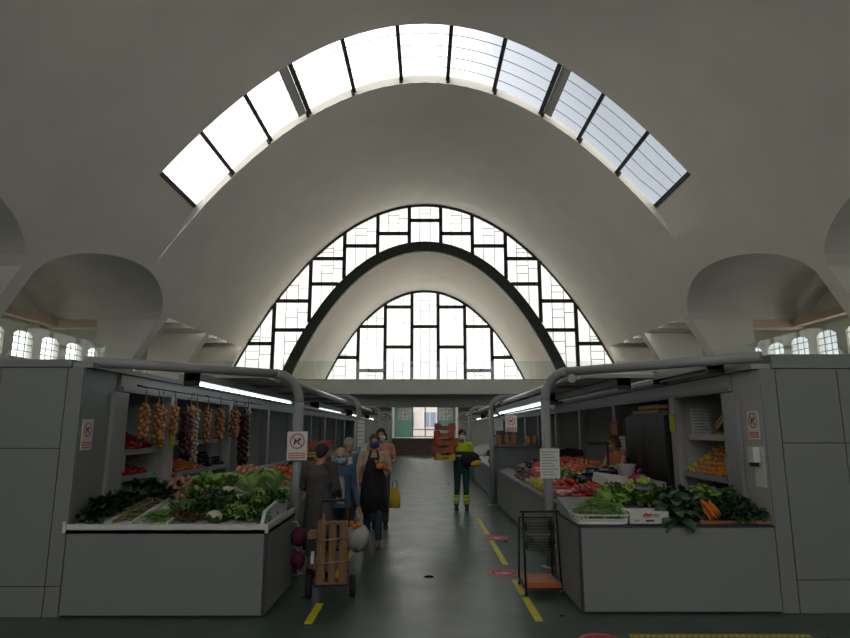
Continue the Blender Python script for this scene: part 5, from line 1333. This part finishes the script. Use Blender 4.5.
def person(name, loc, rz, H, label, J, top, legs, hair, **kw):
    """J: joints in metres for a 1.70 m figure facing -Y"""
    o = empty('person', loc, rz, label, 'person'); S = H/1.70; o.scale = (S, S, S)
    sk = kw.get('skin', skin); hd = V(J['head'])
    b = MB(); Mx = add_head(b, hd, J.get('yaw', 0), J.get('pitch', 0))
    neck, pel = V(J['neck']), V(J['pelvis'])
    limb(b, [neck-V((0, -.01, .06)), hd+V((0, .02, -.05))], [.055, .05])
    ch = (neck*.72+pel*.28)
    rings(b, [(pel.x, pel.y, pel.z-.06, .14, .10), (pel.x, pel.y, pel.z+.05, .15, .105), ((pel.x+ch.x)/2, (pel.y+ch.y)/2, (pel.z+ch.z)/2, .125, .09), (ch.x, ch.y, ch.z, .155, .10), (neck.x, neck.y, neck.z-.06, .12, .07), (neck.x, neck.y, neck.z, .05, .05)])
    for s_, k in ((-1, 'L'), (1, 'R')):
        sh, el, wr = V(J['sh'+k]), V(J['el'+k]), V(J['wr'+k])
        limb(b, [sh, el, wr], [.048, .036, .025]); hd_ = V(J.get('hd'+k, wr-el)); hand(b, wr, hd_, J.get('pn'+k, (0, -1, 0)), s_*J.get('ts'+k, 1), J.get('cu'+k, .5))
        hp, kn, an = V(J['hp'+k]), V(J['kn'+k]), V(J['an'+k])
        limb(b, [hp, kn, an], [.078, .05, .036])
    fuse(b.build('body', sk, o), .0095, 3)
    # top
    t = MB(); bt = kw.get('bulk', 1.0)
    hem = kw.get('hem', pel.z-.05)
    rings(t, [(pel.x, pel.y, hem, .165*bt*kw.get('flare', 1), .125*bt*kw.get('flare', 1)), (pel.x, pel.y, pel.z+.05, .165*bt, .122*bt), ((pel.x+ch.x)/2, (pel.y+ch.y)/2, (pel.z+ch.z)/2, .150*bt, .115*bt), (ch.x, ch.y, ch.z, .178*bt, .125*bt), (neck.x, neck.y, neck.z-.05, .15, .09), (neck.x, neck.y, neck.z-.015, .07, .065)])
    sl = kw.get('sleeve', 1.0)
    for k in 'LR':
        sh, el, wr = V(J['sh'+k]), V(J['el'+k]), V(J['wr'+k])
        if sl >= 1: limb(t, [sh, el, el.lerp(wr, .9)], [.066*bt, .050*bt, .038*bt])
        elif sl > 0: limb(t, [sh, sh.lerp(el, sl)], [.064*bt, .055*bt])
        limb(t, [neck-V((0, 0, .05)), sh], [.05, .062])
    fuse(t.build(kw.get('topname', 'jacket'), top, o), .012, 3)
    g = MB()
    if kw.get('skirt'):
        rings(g, [(pel.x, pel.y, kw['skirt'], .20, .17), (pel.x, pel.y, pel.z-.15, .19, .15), (pel.x, pel.y, pel.z+.03, .165, .122)]); fuse(g.build('skirt', legs, o), .014, 3)
    else:
        rings(g, [(pel.x, pel.y, pel.z-.12, .165, .12), (pel.x, pel.y, pel.z+.06, .160, .118)])
        for k in 'LR':
            hp, kn, an = V(J['hp'+k]), V(J['kn'+k]), V(J['an'+k]); limb(g, [hp, kn, an+V((0, 0, .04))], [.092, .068, .058])
        fuse(g.build('trousers', legs, o), .012, 3)
    for k in 'LR': shoe(o, V(J['an'+k])-V((0, 0, V(J['an'+k]).z)), J.get('shoeyaw', 0), kw.get('shoe', M['black']))
    add_hair(o, Mx, hair, kw.get('style', 'short'))
    if kw.get('mask'): face_mask(o, Mx, kw['mask'])
    face_bits(o, Mx, not kw.get('mask'))
    return o, Mx
def base_pose(**k):
    J = dict(head=(0, -.01, 1.585), neck=(0, .01, 1.43), pelvis=(0, 0, .93), shL=(-.185, .01, 1.385), elL=(-.23, .03, 1.11), wrL=(-.22, -.08, .88), shR=(.185, .01, 1.385), elR=(.23, .03, 1.11), wrR=(.22, -.08, .88),
             hpL=(-.09, 0, .90), knL=(-.10, -.02, .49), anL=(-.10, .01, .08), hpR=(.09, 0, .90), knR=(.10, -.02, .49), anR=(.10, .01, .08)); J.update(k); return J
grey_hair = mat('grey_hair', (.32, .31, .30), .8, var=.2); dark_hair = mat('dark_hair', (.018, .012, .010), .6); blond = mat('light_hair', (.40, .30, .17), .7, var=.2); brown_hair = mat('brown_hair', (.06, .03, .018), .6)
mask_b = cloth('blue_face_mask', (.28, .50, .62)); mask_w = cloth('white_face_mask', (.62, .62, .62)); mask_d = cloth('deep_blue_face_mask', (.05, .06, .30))
# apron woman walking toward the camera (body coordinates: x right in the picture, -y toward the camera)
J = base_pose(elL=(-.27, .02, 1.12), wrL=(-.255, -.06, .90), pnL=(.3, 1, 0), elR=(.25, .02, 1.14), wrR=(.13, -.20, 1.21), hdR=(-.6, -.5, .3), pnR=(-.2, -.3, 1), cuR=.9, knL=(-.11, .06, .50), anL=(-.12, .22, .12), knR=(.09, -.10, .50), anR=(.09, -.10, .08), yaw=.0)
pw, Mx = person('person', (-.78, 9.49, 0), 0, 1.63, 'woman in a long black apron, beige top and blue mask walking down the aisle', J, cloth('beige_top', (.44, .32, .24)), cloth('dark_jeans', (.03, .05, .085)), brown_hair, mask=mask_d, sleeve=.95, topname='sweater', shoe=mat('brown_sandal', (.18, .08, .04), .6), style='short', bulk=1.02)
a = MB()
rows = [(1.34, .085, -.135), (1.24, .12, -.155), (1.08, .165, -.15), (.93, .19, -.15), (.72, .205, -.175), (.50, .21, -.17)]
vs = []
n = 11
for z, w_, yy in rows:
    for j in range(n):
        t = -1+2*j/(n-1); wrap = .13 if z < 1.2 else .03; vs.append((w_*t, yy+wrap*abs(t)**2.5+.012*math.sin(j*1.9+z*3), z))
a.add(vs, [(i*n+j, i*n+j+1, (i+1)*n+j+1, (i+1)*n+j) for i in range(len(rows)-1) for j in range(n-1)], True)
for q in (-1, 1): a.bar((q*.075, -.135, 1.34), (q*.05, -.06, 1.45), .025, .006, (0, -1, 0))
ap = a.build('apron', cloth('black_apron', (.010, .010, .013)), pw); so = ap.modifiers.new('thick', 'SOLIDIFY'); so.thickness = .008
# shopper in dark coat seen from behind and the side
J = base_pose(head=(0, -.06, 1.55), neck=(0, .0, 1.42), wrL=(-.18, -.22, 1.0), elL=(-.25, -.02, 1.12), wrR=(.18, -.22, 1.0), elR=(.25, -.02, 1.12), pitch=.15)
person('person', (-1.27, 7.45, 0), PI*.88, 1.56, 'older shopper in a long dark grey coat seen from behind', J, cloth('dark_grey_coat', (.065, .06, .062)), cloth('black_skirt', (.02, .02, .022)), dark_hair, bulk=1.12, hem=.52, flare=1.22, topname='coat', skirt=.35)
# woman with light hair, mask and blue cardigan
J = base_pose(head=(0, -.05, 1.56), neck=(0, .0, 1.42), elL=(-.25, -.02, 1.12), wrL=(-.10, -.20, 1.05), hdL=(.6, -.4, .2), wrR=(.28, -.14, .80), hdR=(.1, -.1, -1), pitch=.12, yaw=-.1)
pb, Mx = person('person', (-1.14, 8.3, 0), .25, 1.47, 'short fair-haired woman in a pale blue mask and denim-blue cardigan', J, cloth('denim_blue_cardigan', (.05, .10, .18)), cloth('dark_trousers', (.02, .02, .03)), blond, mask=mask_b, hem=.80, flare=1.1, topname='cardigan', style='bob', bulk=1.05)
g = MB(); rings(g, [(0, -.085, .86, .085, .06), (0, -.085, 1.05, .075, .055), (0, -.085, 1.25, .07, .055), (0, -.05, 1.36, .05, .04)], 14); fuse(g.build('blouse', cloth('white_print_blouse', (.40, .38, .36), .25), pb), .012, 3)
# grey haired shopper behind
J = base_pose(wrR=(.15, -.2, 1.0), pitch=.25, head=(0, -.05, 1.57))
pg, Mx = person('person', (-1.22, 9.75, 0), .5, 1.58, 'grey-haired shopper in white shirt and slate-blue vest bending over the counter', J, cloth('slate_vest', (.10, .13, .17)), cloth('navy_trousers', (.02, .03, .05)), grey_hair, sleeve=.4, topname='vest')
g = MB(); rings(g, [(0, -.09, 1.0, .07, .05), (0, -.095, 1.2, .08, .055), (0, -.05, 1.38, .06, .045)], 14); fuse(g.build('shirt', cloth('white_shirt', (.5, .5, .52)), pg), .012, 3)
# dark haired woman behind the apron woman
J = base_pose(wrR=(.12, -.22, 1.1), elR=(.26, .0, 1.14), hdR=(-.6, -.4, .1))
person('person', (-.80, 11.1, 0), .1, 1.72, 'dark-haired woman in a coral top and white mask behind the apron woman', J, cloth('coral_top', (.50, .20, .14)), cloth('grey_trousers', (.07, .07, .08)), dark_hair, mask=mask_w, sleeve=.5, topname='blouse', style='bob')
# man in hi-vis jacket
J = base_pose(elL=(-.30, -.06, 1.22), wrL=(-.40, -.13, 1.34), hdL=(-.2, -.3, .8), pnL=(-1, 0, .2), cuL=.3, shL=(-.185, .01, 1.40), elR=(.25, .02, 1.14), wrR=(.06, -.24, 1.10), hdR=(-.8, -.3, .05), pnR=(0, .5, 1), cuR=.7, knR=(.09, -.07, .49), anR=(.10, -.03, .08), anL=(-.12, .03, .08), pitch=-.04, head=(0.02, -.02, 1.585))
ph, Mx = person('person', (.80, 13.5, 0), 0, 1.70, 'man in a fluorescent yellow work jacket and dark green trousers carrying fruit boxes', J, cloth('fluorescent_yellow', (.48, .60, .01), .1), cloth('dark_green_workwear', (.008, .045, .045)), mat('cropped_hair', (.04, .03, .03), .8), mask=mask_w, topname='jacket', style='crop', skin=skin2)
g = MB(); rings(g, [(0, 0, .86, .18, .136), (0, 0, 1.0, .178, .134), (0, 0, 1.15, .176, .134), (0, 0, 1.24, .19, .137)]); fuse(g.build('jacket_lower', cloth('navy_green_panel', (.008, .03, .035)), ph), .012, 2)
g = MB(); rings(g, [(0, 0, 1.125, .184, .140), (0, 0, 1.165, .184, .140)]); g.build('reflective_stripe', mat('silver_tape', (.55, .56, .56), .3), ph)
for s_ in (-1, 1):
    an = V(J['anL' if s_ < 0 else 'anR']); kn = V(J['knL' if s_ < 0 else 'knR'])
    g = MB(); p = lambda t: an.lerp(kn, t)
    g.tube([p(.12), p(.60)], [.068, .074], 16); fuse(g.build('ankle_band', bpy.data.materials['fluorescent_yellow'], ph), .012, 1)
    g = MB(); g.tube([p(.30), p(.40)], [.073, .074], 16); g.build('silver_band', bpy.data.materials['silver_tape'], ph)
z = 1.06
bx_l = ['bottom yellow', 'second', 'middle', 'fourth', 'topmost red']
for k in range(5):
    fruit_box((.80-.375+[0, -.03, .02, -.01, .01][k], 13.34, z), .12*((-1)**k), .42 if k not in (1, 2) else .5, .32, .155, boxyel if k == 0 else boxred, ['yellow fruit box at the bottom of the stack on the hi-vis man\'s shoulder', 'red fruit box, second from the bottom of the carried stack', 'red fruit box in the middle of the carried stack', 'red fruit box, second from the top of the carried stack', 'red fruit box on top of the stack carried by the hi-vis man'][k]); z += .158
o = empty('shopping_bag', (.98, 13.20, .98), .2, 'black and yellow bag held against the hi-vis man\'s chest', 'bag')
g = MB(); g.ball((0, 0, .11), .16, 14, 9, (1.35, .6, .85), None, lambda t, p: 1+.14*math.sin(3*p+4*t)); g.build('bag', cloth('black_bag', (.012, .012, .016)), o)
g = MB(); g.ball((.10, -.05, .02), .10, 12, 8, (1.3, .6, .7), None, lambda t, p: 1+.12*math.sin(4*p+3*t)); g.build('yellow_panel', cloth('yellow_bag_panel', (.5, .34, .02)), o)
# shopkeeper behind the right counter
J = base_pose(elL=(-.22, -.10, 1.14), wrL=(-.14, -.32, 1.08), elR=(.22, -.1, 1.14), wrR=(.14, -.32, 1.10), pitch=.2, head=(0, -.06, 1.57))
ps, Mx = person('person', (3.08, 9.9, 0), -1.15, 1.62, 'shopkeeper with reddish brown hair and an orange sleeveless top behind the right counter', J, cloth('orange_vest_top', (.42, .13, .06)), cloth('black_trousers', (.015, .015, .017)), mat('auburn_hair', (.12, .045, .022), .6), sleeve=0, topname='vest_top', style='bob')
g = MB(); g.tube([(-.12, .09, 1.42), (-.14, .135, 1.25), (-.13, .13, 1.0)], .02, 7); g.tube([(.12, .09, 1.42), (.14, .135, 1.25), (.13, .13, 1.0)], .02, 7); g.tube([(-.13, .13, 1.02), (.13, .13, 1.02)], .02, 7); g.build('apron_straps', cloth('black_apron_strap', (.01, .01, .012)), ps)

# ================================================================== carts and bags
# black trolley with two wire baskets and an orange base
o = empty('basket_trolley', (1.24, 6.90, 0), 0.0, 'black steel trolley with two wire baskets and an orange base shelf beside the right post', 'trolley')
o.scale = (.93, 1, .83)
fw = .20; bkc = M['black']
g = MB()
for x in (-fw, fw):
    g.tube([(x, -.24, .07), (x*.97, -.12, 1.0)], .013, 8); g.tube([(x, .24, .07), (x*.97, .16, .88)], .011, 8); g.tube([(x, -.24, .09), (x, .24, .09)], .011, 8)
g.tube([(-fw-.03, -.115, 1.0), (fw+.03, -.115, 1.0)], .014, 8); g.tube([(-fw, .16, .88), (fw, .16, .88)], .011, 8); g.tube([(-fw, -.24, .09), (fw, -.24, .09)], .011, 8)
g.build('frame', bkc, o)
g = MB(); g.box(-fw+.01, fw-.01, -.25, .25, .12, .135); g.box(-fw+.01, fw-.01, -.255, -.245, .10, .16); g.build('base_shelf', mat('orange_shelf', (.45, .12, .04), .5), o)
for k, (zb, lb) in enumerate(((.74, 0), (.52, 1))):
    g = MB(); w0, d0, h0 = .165, .15, .12
    for zz, e in ((zb, .9), (zb+h0*.33, .93), (zb+h0*.66, .97), (zb+h0, 1.0)): 
        pts = [(-w0*e, -d0*e, zz), (w0*e, -d0*e, zz), (w0*e, d0*e, zz), (-w0*e, d0*e, zz)]
        for a_, b_ in zip(pts, pts[1:]+pts[:1]): g.bar(a_, b_, .005 if zz < zb+h0 else .009, .005)
    for i in range(13):
        u = -1+2*i/12
        for sg in (-1, 1):
            g.bar((u*w0*.9, sg*d0*.9, zb), (u*w0, sg*d0, zb+h0), .004, .004); g.bar((sg*w0*.9, u*d0*.9, zb), (sg*w0, u*d0, zb+h0), .004, .004)
        g.bar((u*w0*.9, -d0*.9, zb), (u*w0*.9, d0*.9, zb), .004, .004)
    g.build('wire_basket', bkc, o)
for x in (-fw, fw):
    for y in (-.23, .23):
        g = MB(); g.lathe([(.001, -.012), (.03, -.012), (.033, 0), (.03, .012), (.001, .012)], 14, Matrix.Translation((x, y, .034)) @ Matrix.Rotation(PI/2, 4, 'Y')); wq = g.build('wheel', bkc, o)
        g = MB(); g.box(x-.017, x+.017, y-.012, y+.012, .03, .085); g.build('fork', M['steel'], wq)
# wooden crate strapped on a two-wheel hand cart
o = empty('hand_cart', (-.96, 6.55, 0), .12, 'two-wheeled hand cart loaded with a tall slatted wooden crate in the aisle', 'cart')
Mt = Matrix.Translation((0, 0, .16)) @ Matrix.Rotation(-.06, 4, 'X')
def T(*p): return Mt @ V(p)
g = MB()
for x in (-.15, .15): g.tube([T(x, .12, -.02), T(x, .12, .62), T(x*.9, .15, .80)], .012, 8)
g.tube([T(-.135, .15, .80), T(.135, .15, .80)], .013, 8); g.tube([T(-.15, .12, .3), T(.15, .12, .3)], .010, 8); g.build('frame', M['black'], o)
g = MB(); g.box(-.17, .17, -.17, .14, -.012, 0, Mt); g.build('toe_plate', M['black'], o)
g = MB(); g.tube([(-.24, .08, .105), (.22, .08, .105)], .012, 8); g.build('axle', M['steel'], o)
for x in (-.235, .215):
    g = MB(); Rm = Matrix.Translation((x, .08, .107)) @ Matrix.Rotation(PI/2, 4, 'Y')
    g.lathe([(.055, -.03), (.095, -.032), (.106, -.02), (.107, .02), (.095, .032), (.055, .03)], 24, Rm); wq = g.build('wheel', mat('black_rubber', (.012, .012, .012), .8), o)
    g = MB(); g.lathe([(.001, -.025), (.056, -.025), (.056, .025), (.001, .025)], 18, Rm); g.build('hub', mat('dark_red_hub', (.06, .02, .02), .5), wq)
for zz in (.2, .42): 
    g = MB(); g.tube([T(-.165, -.145, zz), T(.165, -.145, zz+.03)], .0035, 5); g.tube([T(.165, -.145, zz+.03), T(.16, .12, zz+.02)], .0035, 5); g.tube([T(-.165, -.145, zz), T(-.16, .12, zz)], .0035, 5); g.build('elastic_cord', M['alu'], o)
wood3 = mat('weathered_slat', (.19, .10, .045), .7, var=.25, vscale=3, stretch=(14, 14, 1))
g = None
oc = empty('wooden_crate', (-.96, 6.55, 0), .12, 'tall wooden crate with vertical slats strapped upright to the hand cart', 'crate')
for s_ in (-1, 1):
    for k in range(3):
        x = -.105+.105*k; g = MB(); g.box(x-.034, x+.034, s_*.115-.006, s_*.115+.006, .002, .60, Mt); g.build('slat', wood3, oc)
    for k in range(3):
        y = -.08+.08*k; g = MB(); g.box(s_*.15-.006, s_*.15+.006, y-.032, y+.032, .002, .60, Mt); g.build('side_slat', wood2, oc)
for zz in (.0, .57):
    g = MB(); g.box(-.144, .144, -.109, .109, zz+.002, zz+.022, Mt); g.build('end_board', wood2, oc)
o = empty('produce_bundle', (-1.16, 6.62, .42), 0, 'bundle of brown paper and small boxes tied to the left side of the hand cart', 'bundle')
g = MB(); g.box(-.07, .04, -.09, .09, 0, .16); g.build('small_box', M['black'], o)
g = MB(); g.box(-.06, .03, -.08, .08, .165, .24); g.build('brown_packet', wood2, o)
g = MB(); g.box(-.012, .02, -.12, -.095, -.07, .05); g.build('label_tag', M['paper'], o)
o = empty('bottle', (-1.07, 6.62, .64), 0, 'small bottle with white and orange wrapping standing at the top left of the crate cart', 'bottle')
g = MB(); g.lathe([(.001, 0), (.035, 0), (.037, .10), (.014, .15), (.013, .19), (.001, .192)], 12); g.build('bottle_body', mat('brown_orange_glass', (.28, .10, .04), .3), o)
g = MB(); g.lathe([(.037, .03), (.0385, .04), (.0385, .08), (.037, .09)], 12); g.build('wrapping', M['paper'], o)
# white plastic carrier bag held by the apron woman
o = empty('carrier_bag', (-.86, 8.02, .20), 0, 'white plastic carrier bag with orange fruit held low by the woman in the blue cardigan', 'bag')
g = MB(); g.ball((0, 0, .20), .17, 16, 12, (.95, .6, 1.15), None, lambda t, p: (1+.13*math.sin(5*p+3*t)+.05*math.sin(11*p-4*t))*(.45+.55*min(1, t/1.7))); g.build('bag', mat('white_plastic', (.45, .45, .45), .4), o)
g = MB(); g.tube([(-.05, 0, .36), (-.01, 0, .47), (.03, 0, .36)], .008, 6); g.build('handles', mat('white_plastic_handle', (.45, .45, .45), .4), o)
g = MB()
for x, z in ((-.03, .30), (.03, .33), (-.07, .34)): g.ball((x, -.09, z), .036, 9, 7)
g.build('fruit', G['orange'], o)['kind'] = 'stuff'
o = empty('yellow_bag', (-.47, 9.62, .52), 0, 'bright yellow shopping bag at the right side of the apron woman', 'bag')
g = MB(); rings(g, [(0, 0, 0, .085, .05), (.01, 0, .15, .08, .04), (0, 0, .30, .07, .02)], 12); g.build('bag', cloth('yellow_bag_cloth', (.52, .36, .02)), o)
g = MB(); g.tube([(-.04, 0, .29), (-.03, 0, .40), (.03, 0, .40), (.04, 0, .29)], .007, 6); g.build('handles', M['black'], o)
o = empty('orange_held', (-.68, 9.22, 1.17), 0, 'orange fruit bag held up in the hand of the apron woman', 'bag')
g = MB(); g.ball((0, 0, .0), .045, 10, 8, (1.2, .8, 1)); g.build('bag', G['orange'], o)
g = MB(); g.tube([(0, 0, .04), (0, 0, .09)], [.012, .02], 6); g.build('knot', G['lemon'], o)
# magenta bags hanging on the counter end
for k, (zz, s_) in enumerate(((.44, 1.0), (.20, .9))):
    o = empty('net_bag', (-1.40, 6.98, zz), .3*k, 'dark magenta net bag hanging on the end of the left counter, %s one' % ('upper' if k == 0 else 'lower'), 'bag'); o.scale = (s_,)*3
    g = MB(); g.ball((0, 0, .10), .10, 12, 9, (.85, .9, 1.05), None, lambda t, p: 1+.08*math.sin(6*p+5*t)); g.build('bag', mat('magenta_net', (.13, .012, .05), .7, var=.4), o)
    g = MB(); g.tube([(0, 0, .20), (-.03, 0, .26), (-.075, 0, .25)], .008, 6); g.build('cord', M['paper'], o)
# post clamps beside the trolley
o = empty('post_clamp', (1.545, 7.22, .0), 0, 'pair of short metal clamp bars between the right counter and the canopy post', 'clamp')
for zz in (.34, .58):
    g = MB(); g.tube([(0, -.10, zz), (.03, .68, zz)], .012, 8); g.build('clamp_bar', M['alu'], o)
# slat partition props: stacked colourful boxes on the left counter behind the shoppers
for k in range(4):
    fruit_box((-1.80, 9.9+.02*k, 1.02+.13*k), .1*((-1)**k), .5, .36, .12, boxred if k % 2 else boxyel, ('yellow printed fruit box at the bottom of the stack behind the shoppers', 'red printed fruit box, lower red one of the stack behind the shoppers', 'yellow printed fruit box between the two red ones behind the shoppers', 'red printed fruit box on top of the stack behind the shoppers')[k])
for k in PROTO:
    if k not in USED:
        p = PROTO[k]
        for c in list(p.children): bpy.data.objects.remove(c)
        bpy.data.objects.remove(p)
